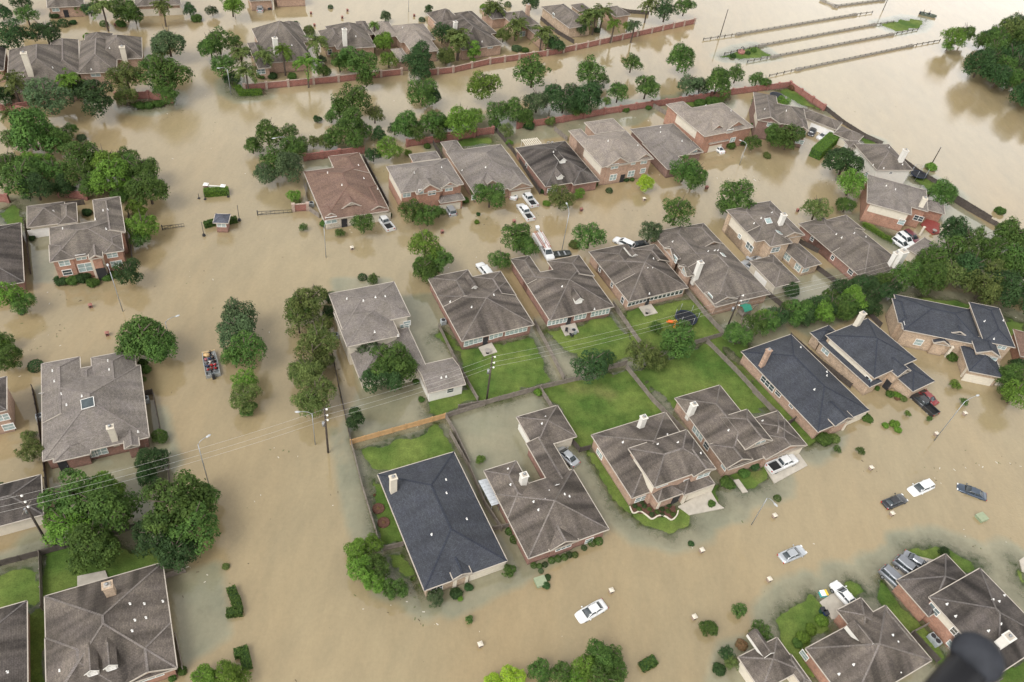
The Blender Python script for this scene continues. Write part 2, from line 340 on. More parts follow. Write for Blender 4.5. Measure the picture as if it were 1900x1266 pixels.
    def wing(s, Lp, Rp, Yp, D, e=2.7, ax='vhh', sl=.42):
        Yp = Yp or Rp
        x0 = s.loc(at(s.reg, Lp, e))[0]; x1 = s.loc(at(s.reg, Rp, e))[0]; y0 = s.loc(at(s.reg, Yp, e))[1]
        y1 = y0+D if not isinstance(D, tuple) else s.loc(at(s.reg, D, e))[1]
        if ax[1] == 'b': y0 -= (x1-x0)/2+.5; ax = ax[0]+'g'+ax[2]
        if x1-x0 < 1 or y1-y0 < .8: print('BAD WING', s.short, round(x1-x0, 1), round(y1-y0, 1)); return None
        return dict(x0=x0, x1=x1, y0=y0, y1=y1, e=e, ax=ax, s=sl)
    def rh1(s, w, x, y):
        if not (w['x0'] <= x <= w['x1'] and w['y0'] <= y <= w['y1']): return -9
        ax, g0, g1 = w['ax'][0], w['ax'][1], w['ax'][2]; d = []
        if ax == 'v':
            d += [x-w['x0'], w['x1']-x]
            if g0 == 'h': d.append(y-w['y0'])
            if g1 == 'h': d.append(w['y1']-y)
        else:
            d += [y-w['y0'], w['y1']-y]
            if g0 == 'h': d.append(x-w['x0'])
            if g1 == 'h': d.append(w['x1']-x)
        return w['e']+w['s']*min(d)
    def rh(s, x, y): return max([s.rh1(w, x, y) for w in s.W])
    def roofhit(s, uv):
        d = ray(*uv)
        for k in range(600):
            z = 13-k*.02; t = (CAMH-z)/-d[2]; q = s.loc((d[0]*t, d[1]*t)); h = s.rh(*q)
            if h > 0 and z <= h: return (q[0], q[1], h)
        print('no roof hit', s.short, uv)
    def wallhit(s, uv):
        d = ray(*uv); c = s.loc((0, 0)); dl = (d[0]*s.ca+d[1]*s.sa, -d[0]*s.sa+d[1]*s.ca); best = None
        for w in s.W:
            for ax, val, rz, nrm in ((1, w['y0']+OV, 0, -1), (0, w['x1']-OV, math.pi/2, 1), (1, w['y1']-OV, math.pi, 1), (0, w['x0']+OV, -math.pi/2, -1)):
                if dl[ax]*nrm >= 0: continue
                t = (val-c[ax])/dl[ax]
                if t <= 0: continue
                x, y, z = c[0]+dl[0]*t, c[1]+dl[1]*t, CAMH+d[2]*t
                lo, hi, v = (w['x0'], w['x1'], x) if ax == 1 else (w['y0'], w['y1'], y)
                gb = {('v', -1, 1): w['ax'][1] == 'g', ('u', -1, 0): w['ax'][1] == 'g'}.get((w['ax'][0], nrm, ax), False)
                top = w['e']+(w['s']*(hi-lo)/2 if gb else .15)
                if lo+.1 < v < hi-.1 and -.8 < z < top and (best is None or t < best[0]): best = (t, x, y, z, rz)
        if best is None: print('no wall hit', s.short, uv); return None
        return best[1:]
    def window(s, uv, ww, hh, gl):
        q = s.wallhit(uv)
        if not q: return
        f, g = win_meshes(ww, hh, gl)
        o = link_mesh('window', f, s.root, (q[0], q[1], max(q[2], hh/2+.1)), q[3]); link_mesh('pane', g, o)
    def do_wing(s, w, wm, rm, dz):
        X0, X1, Y0, Y1, e, sl = w['x0'], w['x1'], w['y0'], w['y1'], w['e']+dz, w['s']
        wm.box(X0+OV, X1-OV, Y0+OV, Y1-OV, -1.2, e-.17-dz, 0, bottom=False, top=False)
        if w['ax'][0] == 'v': A, B, T = X1-X0, Y1-Y0, (lambda a, b, z: (X0+a, Y0+b, z))
        else: A, B, T = Y1-Y0, X1-X0, (lambda a, b, z: (X0+b, Y0+a, z))
        hw = A/2; g0, g1 = w['ax'][1] == 'g', w['ax'][2] == 'g'
        ba = 0 if g0 else hw; bb = B if g1 else B-hw
        if ba > bb-.01: m_ = B*(.5 if g0 == g1 else (.35 if g0 else .65)); ba = 0 if g0 else m_; bb = B if g1 else m_
        zr = e+hw*sl
        if ba == bb: Rg = [T(hw, ba, zr)]
        F = lambda pts, m=0: rm.face(pts, m, up=(0, 0, 1))
        L0, L1, R0, R1 = T(0, 0, e), T(0, B, e), T(A, 0, e), T(A, B, e); ra, rb = T(hw, ba, zr), T(hw, bb, zr)
        if ba == bb: F([L0, L1, ra]); F([R0, R1, ra])
        else: F([L0, L1, rb, ra]); F([R0, R1, rb, ra])
        if not g0: F([L0, R0, ra])
        if not g1: F([L1, R1, rb])
        # soffit and fascia
        fz = e-.2; rm.face([T(0, 0, fz), T(0, B, fz), T(A, B, fz), T(A, 0, fz)], 1)
        C = [(0, 0), (A, 0), (A, B), (0, B)]
        for i in range(4):
            a, b = C[i], C[(i+1) % 4]; pa, pb = T(*a, e), T(*b, e); qa, qb = T(*a, fz), T(*b, fz)
            rm.face([qa, qb, pb, pa], 1); mid = ((a[0]+b[0])/2-A/2, (a[1]+b[1])/2-B/2); n = math.hypot(*mid) or 1
            g = (mid[0]/n*.05, mid[1]/n*.05)                          # gutter
            if not ((i == 0 and g0) or (i == 2 and g1)): rm.beam(T(a[0]+g[0], a[1]+g[1], e-.05), T(b[0]+g[0], b[1]+g[1], e-.05), .12, .12, 1)
        for gg, b0, bi in ((g0, 0, OV), (g1, B, B-OV)):
            if gg:
                k = OV*sl
                rm.face([T(OV, bi, fz-.02), T(A-OV, bi, fz-.02), T(A-OV, bi, e+k-.04), T(hw, bi, zr-.04), T(OV, bi, e+k-.04)], 3)
                for q in (0, A): rm.beam(T(q, b0, e-.04), T(hw, b0, zr-.04), .07, .24, 1)
                for q in (0, A): rm.face([T(q, b0, fz), T(hw, b0, zr-.2), T(hw, bi, zr-.2), T(q, bi, fz)], 1)
        # ridge and hip caps
        if bb-ba > .3: rm.beam(T(hw, ba, zr+.02), T(hw, bb, zr+.02), .3, .05, 2)
        for gg, b0, r in ((g0, 0, ra), (g1, B, rb)):
            if not gg:
                for q in (0, A):
                    c0 = Vector(T(q, b0, e)); rm.beam(c0+Vector((0, 0, .02)), Vector(r)+Vector((0, 0, .03)), .22, .05, 2)
    def dormer(s, x, y, ww, hh, R, RG, WL, white=True):
        q = s.roofhit(px(s.reg, (x, y)))
        if not q: return
        X, Y = q[0], q[1]-.15; z0 = q[2]-.3; a = ww/2
        g = (s.rh(X, Y+.5)-s.rh(X, Y))*2; g = max(g, .3); L = min((hh+.3+.6*a)/g+.3, 3.4)
        m = MB(); zt = q[2]+hh-.15; zr = zt+ww*.42
        m.face([(X-a, Y, z0), (X+a, Y, z0), (X+a, Y, zt), (X, Y, zr-.08), (X-a, Y, zt)], 1, up=(0, -1, 0))
        for sg in (-1, 1):
            m.face([(X+sg*a, Y, z0), (X+sg*a, Y+L, z0), (X+sg*a, Y+L, zt), (X+sg*a, Y, zt)], 1, up=(sg, 0, 0))
            m.face([(X+sg*(a+.15), Y-.15, zt-.1), (X+sg*(a+.15), Y+L, zt-.1), (X, Y+L, zr), (X, Y-.15, zr)], 0, up=(0, 0, 1))
            m.beam((X+sg*(a+.15), Y-.16, zt-.13), (X, Y-.16, zr-.03), .05, .12, 1)
        m.beam((X, Y-.1, zr+.01), (X, Y+L*.8, zr+.01), .16, .04, 2)
        k = m.build('dormer', [R, WM['white'], RG], s.roof)
        f, gg = win_meshes(ww*.6, hh*.6, 1)
        o = link_mesh('window', f, k, (X, Y-.01, q[2]+hh*.35), 0)
H = House
# ---- middle row, along the brick wall
H('single-storey house with red-brown roof and white stone gables, white pickup in its drive', 'red-brown roofed house', 'F', 29.5, (620,808), 'red', 'stone',
  [((600,735),(1115,755),None,(497,468),2.7,'vhh',.42), ((735,760),(935,715),(735,765),8,2.9,'vgh',.62), ((632,805),(745,790),(632,812),4,2.6,'vgh',.6), ((960,745),(1118,755),(960,765),9,2.7,'vgh',.5), ((705,430),(915,370),(705,440),(735,350),2.7,'vbh',.42)],
  win=[(690,825,2.2,1.5,0),(865,775,1.5,1.5,0)], door=[(785,800,1.2,2.2)], garage=[(1045,775,4.6,2.1)], vent=[(665,480),(930,520),(1030,600),(890,425),(770,570)])
H('two-storey orange brick house with tan roof and two front gables behind round dark shrubs', 'tan-roofed two-gable house', 'F', 29.5, (1165,620), 'grey', 'orange',
  [((1090,420),(1655,550),(1400,600),10.4,5.2,'uhh',.42), ((1310,620),(1495,590),(1400,625),5,5.1,'vgh',.7), ((1495,580),(1612,560),(1555,585),5,5.1,'vgh',.7), ((1485,690),(1660,655),(1570,690),3,2.5,'uhh',.35), ((1285,385),(1480,352),(1400,385),3.2,2.6,'uhh',.2)],
  win=[(1245,635,1.6,1.3),(1430,625,1.6,.9,2),(1555,590,1.6,1.3),(1350,615,1.0,1.0)], garage=[(1560,700,4.8,2.0)], siding=[(0,'l',.05,.95,2.6,5.0)], vent=[(1300,480),(1500,440)])
H('large tan-roofed house with garage gable and two white cars in front of it', 'tan house with open garage', 'G', 30.2, (262,665), 'grey', 'pink',
  [((100,370),(690,608),(270,660),(300,345),2.7,'vhh',.42), ((530,630),(692,608),None,8,2.7,'vgh',.5), ((350,590),(450,570),(400,600),5,3.3,'vgh',.7), ((100,360),(190,320),(110,375),(140,297),2.7,'vhh',.5)],
  win=[(480,640,1.2,1.2),(290,680,1.0,1.2)], garage=[(610,640,4.6,2.1)], vent=[(235,320),(370,480),(210,500)])
H('dark weathered hip roof house with two small white dormers and red brick walls', 'dark roof house with white dormers', 'G', 30.2, (765,612), 'dark', 'red',
  [((568,342),(1125,550),(765,612),(930,296),2.7,'vhh',.42), ((960,590),(1125,550),(1010,590),6,2.7,'uhh',.42)],
  win=[(820,630,2.4,1.0,2),(645,465,.8,.9,1)], garage=[(1045,570,4.8,2.0)], dorm=[(890,445,1.5,.8),(872,555,1.5,.8)], dish=[(790,318),(815,318)], vent=[(830,375)])
H('two-storey pink brick house with white siding on its left side and two front gables', 'two-storey house with lime bush', 'G', 31, (1180,480), 'tan', 'pink',
  [((970,270),(1500,410),(1350,445),13,5.3,'uhh',.40), ((1195,480),(1340,440),(1265,465),6,5.2,'vgh',.65), ((1385,425),(1500,410),(1445,425),5,5.2,'vgh',.65), ((1040,175),(1287,200),(1150,245),5.5,5.3,'uhh',.4), ((970,270),(1120,330),(1060,350),(1030,215),5.3,'vhh',.4)],
  win=[(1245,470,1.8,1.2),(1370,450,1.1,.6),(1443,437,1.6,1.1),(1233,545,1.7,1.5),(1355,520,1.7,1.5),(1435,500,1.3,1.2)], door=[(1300,530,1.2,2.3)], siding=[(0,'l',.02,.7,2.8,5.0)], vent=[(1200,300),(1400,330)])
H('single-storey tan-roofed house with dark brick side behind a broad dark tree', 'tan house behind broad tree', 'G', 30, (1605,490), 'grey', 'dark',
  [((1345,215),(1830,360),(1780,385),(1640,180),2.7,'vhh',.4), ((1470,355),(1695,425),(1605,492),12,2.7,'vhh',.42), ((1745,385),(1830,355),(1790,380),5,2.8,'vgh',.55)],
  win=[(1785,375,1.2,1.1)], garage=[(1655,465,3,2)], vent=[(1555,240),(1700,300),(1555,210)])
H('two-storey bright orange brick house with white siding and white car before its porch', 'bright orange brick house', 'H', 34, (330,330), 'tan', 'orange',
  [((130,182),(570,265),(440,320),13,5.3,'uhh',.42), ((345,320),(435,300),(395,315),5,5.2,'vgh',.7), ((445,315),(550,280),(500,300),5,5.2,'vgh',.6), ((335,370),(450,355),(400,375),3,2.7,'uhh',.35), ((130,180),(240,175),(170,215),(180,150),5.3,'vhh',.45)],
  win=[(385,310,1.6,1.1),(465,312,2,.9),(530,290,1.0,1.0),(480,360,1.6,1.1)], garage=[(385,392,4,2)], siding=[(0,'l',.25,.95,2.7,5.0)], vent=[(330,170),(470,200)])
H('two-storey dark brick house with brown roof and arched window behind a big dark tree', 'dark brick corner house', 'H', -3, (640,330), 'taupe', 'dark',
  [((618,250),(745,240),(690,262),(700,112),5.3,'vgh',.45), ((690,250),(903,300),(870,290),(800,170),5.3,'uhh',.42), ((835,300),(905,300),(870,305),6,5.3,'vgh',.5)],
  win=[(865,318,2.2,1.0),(855,372,2,1),(690,275,1.4,1.1)], siding=[(0,'l',.0,.45,2.8,5.0)], vent=[(660,190),(780,200)])
H('long brown-roofed garage with beige doors beside the dark brick corner house', 'long beige-door garage', 'H', -28.5, (905,245), 'taupe', 'cream',
  [((865,190),(1060,305),None,(1110,270),2.6,'uhh',.42)], garage=[(965,290,4.6,2.0),(1030,325,2.6,2.0)], cat='garage', group='detached garages')
H('small brown hip-roofed garage with white front beside the long hedge', 'garage by the long hedge', 'H', -33, (1060,330), 'taupe', 'white',
  [((1050,320),(1170,380),None,(1232,345),2.6,'uhh',.42)], garage=[(1105,375,4.4,2.0)], cat='garage', group='detached garages')
H('two-storey white-walled house with dark brown hip roof and detached-looking white chimney', 'white-walled brown-roofed house', 'H', 16, (1265,530), 'taupe', 'white',
  [((1170,395),(1490,530),(1380,530),12,5.2,'vhh',.42), ((1120,385),(1210,400),(1170,405),3.5,4.6,'uhh',.3)],
  win=[(1365,545,.8,.5,1),(1232,555,1,1)], chim=[(1452,415,3.3,1.3,'white')], vent=[(1355,405),(1260,515),(1325,520),(1430,500)])
H('two-storey pink brick house with cream siding and tan roof beside the red deck', 'house beside the red deck', 'H', -13, (1262,735), 'grey', 'orange',
  [((1235,640),(1482,780),None,(1310,575),5.2,'vhh',.42), ((1440,650),(1575,785),(1510,745),(1440,610),5.2,'vhh',.42), ((1520,690),(1660,705),(1600,760),5,2.8,'uhh',.4)],
  win=[(1425,820,1.3,1.3),(1520,800,2,1.2,1)], siding=[(0,'f',.05,.98,2.9,5.0)], chim=[(1560,685,2.3,1.2)], vent=[(1190,970)][:0]+[(1340,620),(1390,640)])
H('detached garage with tan hip roof and narrow roofed walkway behind three parked cars', 'garage of the red-deck house', 'S', 46, (935,1180), 'grey', 'cream',
  [((480,880),(1290,930),(930,1180),(830,620),2.7,'vhh',.4), ((500,290),(860,560),(880,640),(560,250),2.7,'vgg',.3)], cat='garage', group='detached garages', cols=[(540,420,2.5),(700,600,2.5)])
# ---- second row
H('red brick house with brown hip roof, white-trimmed rear windows and pale patio', 'first brown hip-roofed house', 'K', 30.3, (275,820), 'brown', 'red',
  [((50,415),(740,710),(275,820),(440,455),2.7,'vhh',.42), ((52,415),(350,420),(150,480),(330,350),2.7,'vbh',.4), ((345,420),(530,375),(450,470),(500,368),2.7,'vbh',.4)],
  rows=[(285,840,405,805,4,.85,1.25),(450,795,535,768,3,.85,1.25),(555,768,695,735,5,.85,1.25)], door=[(425,812,.95,2.1)], dorm=[(350,475,1.0,.6)], vent=[(195,565),(335,600),(478,520)])
H('red brick house with brown roof and single white dormer over a messy patio', 'brown roof house with one dormer', 'K', 29.6, (825,690), 'brown', 'red',
  [((605,310),(1265,595),(830,690),(990,330),2.7,'vhh',.42), ((605,310),(765,345),(690,390),(655,272),2.7,'vbh',.4), ((860,345),(1037,262),(990,330),(1000,265),2.7,'vbh',.4)],
  rows=[(832,703,955,678,5,.85,1.2),(1005,668,1080,652,3,.85,1.2),(1115,645,1230,622,5,.85,1.2)], door=[(967,688,.95,2.1)], dorm=[(1030,570,1.5,1.0)], vent=[(1135,612),(925,465)])
H('tan brick house with greenish brown hip roof and long row of dark rear windows', 'tan brick house by the trampoline', 'L', 31, (275,605), 'brown', 'pink',
  [((50,300),(655,510),(275,605),(330,290),2.7,'vhh',.42), ((50,300),(300,290),(180,390),(260,245),2.7,'vbh',.4), ((310,280),(500,300),(440,300),(430,248),2.7,'vbh',.4)],
  rows=[(285,612,400,580,5,.75,1.35,1),(420,575,625,530,8,.8,1.4,1)], win=[(250,590,.8,1.4,1),(110,400,.7,1.0,1),(185,495,.7,1.0,1)], door=[(408,585,.9,2.1)], dorm=[(320,320,1.0,.6)], vent=[(415,552),(405,395),(435,395),(440,335)])
H('taupe-roofed house with wall dormers, tall white chimney and back porch', 'house with tall white chimney', 'L', 30, (770,590), 'taupe', 'pink',
  [((495,250),(1160,545),(1060,575),(800,240),2.7,'vhh',.46), ((495,250),(735,265),(560,320),(665,125),2.7,'vbh',.46), ((670,200),(870,240),(800,260),(770,110),2.7,'vgh',.46), ((530,300),(620,345),(598,335),4,4.2,'ugh',.7), ((600,390),(660,400),(650,445),3.4,4.2,'ugh',.7), ((770,560),(940,560),(860,605),(860,520),3.0,'vgh',.4)],
  win=[(575,335,1.3,1.2),(632,415,1.3,1.2),(790,570,1.4,1.2),(1010,590,1.8,1.2)], chim=[(735,352,4.6,1.2,'white')], vent=[(780,290),(820,285),(840,285),(560,230)], sky=[(870,310,.9,1.1)], cols=[(865,645,2.8),(912,632,2.8),(965,620,2.8)])
H('two-storey tan brick house with cream side, two skylights and white chimney', 'house with two skylights', 'H', 28, (615,920), 'taupe', 'tan',
  [((470,780),(880,890),(700,915),(690,735),5.3,'uhh',.4), ((470,780),(600,770),(540,820),(520,742),5.3,'vbh',.4), ((600,770),(770,780),(740,850),(690,703),5.3,'vbh',.4), ((685,950),(800,920),(740,950),6,5.3,'vhh',.4)],
  win=[(575,960,2.2,1.4,2),(720,975,2,1.2,2),(520,900,.9,.9)], sky=[(680,815,1.4,1.2),(740,880,1.4,1.2)], chim=[(770,775,2.7,1.2,'white')], siding=[(0,'l',.05,.98,2.6,5.0)], vent=[(640,800),(600,830),(700,770)])
H('low brown-roofed wing with pale shuttered windows behind the skylight house', 'low wing behind skylight house', 'H', 33, (865,1090), 'taupe', 'tan',
  [((750,960),(970,1045),(865,1085),(830,915),2.6,'vhh',.35)], win=[(780,1010,2.4,1.5,0),(845,1075,1.5,1.4,0),(890,1085,1.8,1.4,0)], cat='annex', group='detached garages', name='annex')
H('detached garage with brown pyramid roof and cream walls beside two silver cars', 'pyramid-roofed garage', 'H', 31, (725,1185), 'taupe', 'cream',
  [((615,1080),(845,1140),(725,1185),(700,1010),2.6,'vhh',.42), ((640,965),(745,1040),(720,1075),(660,950),2.6,'vgg',.3)], garage=[(645,1115,3.6,2)], cat='garage', group='detached garages')
H('long red brick house with striped brown roof and pair of broad white chimneys', 'long red brick house with white chimneys', 'H', 33, (1225,1140), 'taupe', 'red',
  [((885,860),(1440,1060),(1225,1140),(1080,835),2.7,'vhh',.45), ((885,860),(1080,870),(980,920),(960,803),2.7,'vbh',.4), ((1010,830),(1200,850),(1130,890),(1080,790),2.7,'vgh',.4)],
  win=[(1040,1020,.8,.9,1),(1140,1100,1.2,1,1),(925,915,.8,.9,1)], chim=[(1440,980,4.4,2.0,'white'),(1402,990,3.4,1.3,'white')], vent=[(1060,890),(1090,910),(1160,885),(1225,905)], dish=[(1275,925)])
# ---- left side
H('two-storey orange brick house with white-columned porch and taupe hip roof', 'columned brick house at left', 'E', 29.8, (350,690), 'taupe', 'orange',
  [((342,470),(852,600),(600,650),10,5.3,'uhh',.42), ((345,690),(515,650),(440,680),5,5.3,'vhh',.42), ((720,640),(852,600),(790,625),5,5.3,'vhh',.42), ((612,640),(705,620),(665,668),6,5.4,'vgh',.6), ((650,340),(850,395),(760,440),(720,255),5.2,'vbh',.42)],
  win=[(445,700,1.6,1.1),(465,765,1.4,1.1,1),(560,660,1.5,1.0),(590,730,2.2,1.7),(775,645,1.6,1.0),(805,705,1.8,1.2)], door=[(690,730,1.6,3)], cols=[(672,800,5.2),(745,782,5.2)], vent=[(435,465),(733,468),(715,340),(745,335),(540,412),(660,400),(630,400)])
H('detached garage with taupe hip roof and cream door behind the columned brick house', 'garage behind columned house', 'E', 29.2, (190,455), 'taupe', 'cream',
  [((188,440),(452,430),(320,440),(300,295),2.7,'uhh',.42), ((400,400),(535,410),(450,430),(500,285),2.7,'vhh',.42)], garage=[(300,465,5.2,2.1)], vent=[(370,345)], cat='garage', group='detached garages')
H('dark weathered hip roof house cut by the left edge beside a side fence', 'dark roof at upper left edge', 'E', 31, (165,830), 'dark', 'red',
  [((-420,560),(166,832),None,(128,425),2.7,'vhh',.42)])
H('cream-walled L-shaped house with taupe roof wrapping a dark round tree', 'L-shaped cream house', 'J', 29.5, (560,745), 'grey', 'cream',
  [((370,225),(868,350),(850,358),(650,165),5.2,'uhh',.38), ((455,480),(770,400),(600,520),(560,300),5.0,'vhh',.4), ((560,745),(800,600),(575,748),(560,420),2.7,'vhh',.4), ((620,420),(975,680),(955,688),(840,430),2.72,'vhh',.36)],
  win=[(575,715,1.0,1.4,1),(835,430,1.6,2,0),(850,400,1.2,1,0)], vent=[(480,250),(580,262),(655,240),(715,235),(650,455),(795,495)])
H('white-walled garage with taupe gable roof and one dark window beside the power lines', 'white garage below power lines', 'J', 29.5, (985,830), 'grey', 'white',
  [((915,690),(1215,780),(985,832),(1130,615),2.7,'ugg',.32)], win=[(1118,815,1.1,.9,1)], vent=[(1062,738),(1092,732)], cat='garage', group='detached garages')
H('large taupe shingle house with square skylight, cream chimney and red brick back porch', 'taupe house with square skylight', 'I', 29, (375,950), 'grey', 'red',
  [((290,500),(1030,790),(900,815),(700,340),2.7,'vhh',.42), ((290,500),(560,400),(400,560),(385,262),2.7,'vbh',.45), ((640,380),(938,290),(800,400),(700,225),2.7,'vbh',.45), ((552,350),(645,330),(600,410),(592,305),2.68,'vbh',.3), ((860,860),(960,830),(900,862),4,2.8,'vgh',.55), ((370,950),(620,830),(400,955),3,2.7,'vhh',.42)],
  win=[(630,905,1.6,1.3),(698,885,1.6,1.3)], door=[(440,985,1.2,2.2)], chim=[(757,712,3.1,1.0)], sky=[(606,552,1.7,1.5)], dish=[(292,495)], vent=[(365,330),(378,402),(748,260),(757,322),(425,490),(568,505),(462,565),(955,750)])
H('brick house edge with dark roof and bay window at the left border', 'bay-windowed house at left edge', 'I', 30, (40,600), 'dark', 'pink',
  [((-300,500),(45,600),None,(35,370),5.2,'vhh',.42)], win=[(20,650,1.5,1.2),(60,715,1.4,1.2)])
H('dark-roofed garage with long cream wall beside the leaning utility pole at far left', 'cream garage at left edge', 'M', 30.8, (260,245), 'dark', 'cream',
  [((-300,300),(262,245),None,(240,5),2.7,'uhh',.4)], cat='garage', group='detached garages')
H('weathered brown hip roof house with two slim dormers and taupe chimney at lower left', 'two-dormer house at lower left', 'M', 29.6, (1075,1180), 'brown', 'orange',
  [((272,740),(1076,1180),(1000,1205),(940,552),2.7,'vhh',.46), ((270,800),(720,1220),(400,1400),9,2.7,'vhh',.46), ((745,1260),(1076,1180),(1040,1192),6,2.7,'vgh',.46)],
  win=[(920,1232,2.6,.9,0)], dorm=[(570,1215,1.25,1.2),(683,1182,1.25,1.2)], chim=[(650,672,2.4,1.3,'tan')], vent=[(790,790),(877,790),(887,875),(820,890),(803,955),(990,775),(365,1195)], dish=[(812,572)])
H('dark weathered hip roof cut by the lower left corner of the photo', 'dark roof at lower left corner', 'M', 29.5, (165,1260), 'dark', 'tan',
  [((-500,900),(168,1400),None,(160,772),2.7,'vhh',.42)], vent=[(45,1205)])
# ---- front row
H('single-storey house with charcoal blue hip roof and cream chimney in the lower centre', 'lower charcoal-roofed house', 'N', 31, (620,990), 'blue', 'tan',
  [((335,265),(1135,800),(620,988),(795,132),2.7,'vhh',.40), ((765,830),(918,880),(805,918),5.5,3.1,'vgh',.45)],
  win=[(700,975,1.6,1.3,1)], garage=[(1010,880,5.2,2.1)], cols=[(808,965,2.6),(880,935,2.6)], chim=[(432,283,3.5,1.1)], vent=[(757,302),(760,385),(670,640),(885,545)])
H('brown pyramid-roofed red brick house with satellite dish and low clipped hedge in front', 'brown pyramid-roofed house', 'N', 31, (1270,785), 'brown', 'red',
  [((1110,480),(1765,605),(1275,785),(1530,240),2.7,'vhh',.43), ((992,245),(1250,290),(1250,500),(1205,180),2.7,'vhh',.43), ((1345,235),(1500,210),(1500,300),('O',100,500),2.7,'vgg',.3), ((1400,740),(1580,680),(1480,715),5,2.8,'vgh',.5)],
  win=[(1485,715,2.4,1.0,2),(1640,680,1.2,1)], chim=[(1243,268,2.3,1.2,'white')], dish=[(1440,340)], vent=[(1158,332),(1300,438),(1330,488),(1370,425),(1395,372),(1490,392),(1520,405),(1142,236)])
H('small brown hip-roofed garage with white walls behind the silver sedan', 'garage by the silver sedan', 'O', 31, (195,520), 'brown', 'white',
  [((0,370),(342,465),(195,522),(215,298),2.7,'vhh',.43)], vent=[(165,362),(145,400)], garage=[(265,500,3.6,2)], cat='garage', group='detached garages')
H('two-storey brown-roofed house with columned entrance behind the curved flower bed', 'house with curved flower bed', 'O', 31, (680,835), 'brown', 'pink',
  [((440,475),(1140,700),(700,828),(862,335),2.9,'vhh',.42), ((668,570),(1166,665),(900,740),(980,440),5.5,'uhh',.40), ((1035,710),(1166,665),(1100,690),6,5.5,'vgh',.45), ((790,810),(985,820),(825,862),4,2.9,'uhh',.35), ((975,815),(1160,755),(1060,790),4,2.9,'uhh',.35)],
  win=[(725,840,2.0,1.1),(852,757,1.9,.8),(1000,732,1.5,.7),(1092,702,2.2,1.0),(483,578,1.6,1.0)], door=[(925,850,1.3,2.3)], garage=[(1060,830,4.8,2.1)], siding=[(1,'l',.0,.85,3.2,5.3)], cols=[(815,900,2.6),(900,855,2.6),(965,865,2.6),(1120,800,2.6)], chim=[(745,358,2.8,1.1,'white')], vent=[(620,510),(880,465),(825,522),(943,512),(1075,575)])
H('brown-roofed house with tall white entry gable and white pickup on its pale driveway', 'brown house with white entry gable', 'O', 30.4, (1245,665), 'brown', 'pink',
  [((940,270),(1500,560),(1245,668),(1270,150),2.8,'vhh',.42), ((1380,430),(1690,515),(1640,535),(1530,325),2.8,'uhh',.42), ((1355,570),(1492,490),(1440,520),7,4.4,'vgh',.6), ((1225,660),(1375,600),(1300,640),5,3.0,'vgh',.5), ((1460,610),(1692,515),(1580,570),6,2.9,'vgh',.4)],
  win=[(1425,515,1.9,1.1),(1310,640,1.4,1.0),(1060,455,2.6,1.4,0),(1110,530,1.2,1.2,1),(1215,650,1,1.2,0)], garage=[(1600,570,4.8,2.1)], chim=[(1040,282,2.8,1.1,'white')], vent=[(1240,440),(1415,350),(1440,385),(1380,320)], siding=[(2,'l',.0,.9,2.7,4.2)], cols=[(935,320,2.4)])
H('long charcoal-roofed tan brick house with pinkish chimney and small front gable', 'long charcoal-roofed house', 'P', 34, (415,990), 'blue', 'pink',
  [((-78,475),(745,845),(420,988),(235,355),2.7,'vhh',.40), ((520,945),(638,890),(560,940),6,3.2,'vgh',.5)],
  win=[(85,675,3.2,1.2,1),(155,738,1.2,1.0,1),(240,820,.8,.6,1)], garage=[(650,925,4,2)], cols=[(520,985,2.6),(570,975,2.6)], chim=[(98,452,4.2,1.0,'pink')], vent=[(300,440),(390,715),(470,600),(470,625)])
H('charcoal-roofed house with cream upper wall and tan brick entry beside black and red cars', 'charcoal house with cream side wall', 'P', 36, (720,740), 'blue', 'tan',
  [((590,470),(1110,560),(800,632),(700,265),4.6,'vhh',.42), ((420,400),(800,632),(770,690),(500,360),2.9,'vhh',.3), ((355,335),(560,360),(440,398),(480,297),2.9,'vhh',.35), ((980,680),(1170,655),(1030,728),8,2.9,'vhh',.42), ((900,600),(1020,590),(960,620),5,4.4,'vgh',.6)],
  win=[(465,460,1.6,1.3,0),(740,650,1.2,1.0,0)], siding=[(0,'l',.05,.95,2.9,4.4)], chim=[(712,212,2.0,1.2)], cols=[(730,720,2.6),(990,755,2.6)], door=[(860,690,1.2,2.3)], vent=[(930,400),(860,300)])
H('sprawling two-storey house with charcoal roofs, arched white entry and dormered garage', 'sprawling charcoal house at right', 'P', -4, (1360,640), 'blue', 'tan',
  [((935,180),(1430,260),(1100,350),(1200,150),4.4,'uhh',.42), ((920,200),(1020,260),(940,275),(960,130),4.4,'vhh',.4), ((1440,250),(1697,430),(1600,420),(1560,175),5.2,'vhh',.40), ((1350,450),(1620,635),(1480,610),(1450,440),2.9,'uhh',.42), ((1015,340),(1170,400),(1080,360),5,3.4,'uhh',.4), ((1165,400),(1280,440),(1220,420),6,3.2,'vgh',.55), ((1435,440),(1612,520),(1525,490),5,4.6,'vgh',.5), ((1285,335),(1378,365),(1330,352),4.5,5.0,'vgh',.5)],
  win=[(1525,515,2.8,1.2),(1615,435,1.5,1.1),(1070,405,1.4,1.4),(970,295,1,1,1),(1320,365,1,.8)], garage=[(1470,630,5.2,2.1)], cols=[(1160,478,2.9),(1245,500,2.9),(1350,630,2.6),(1570,680,2.6)], vent=[(1500,270),(1620,265),(1560,385)])
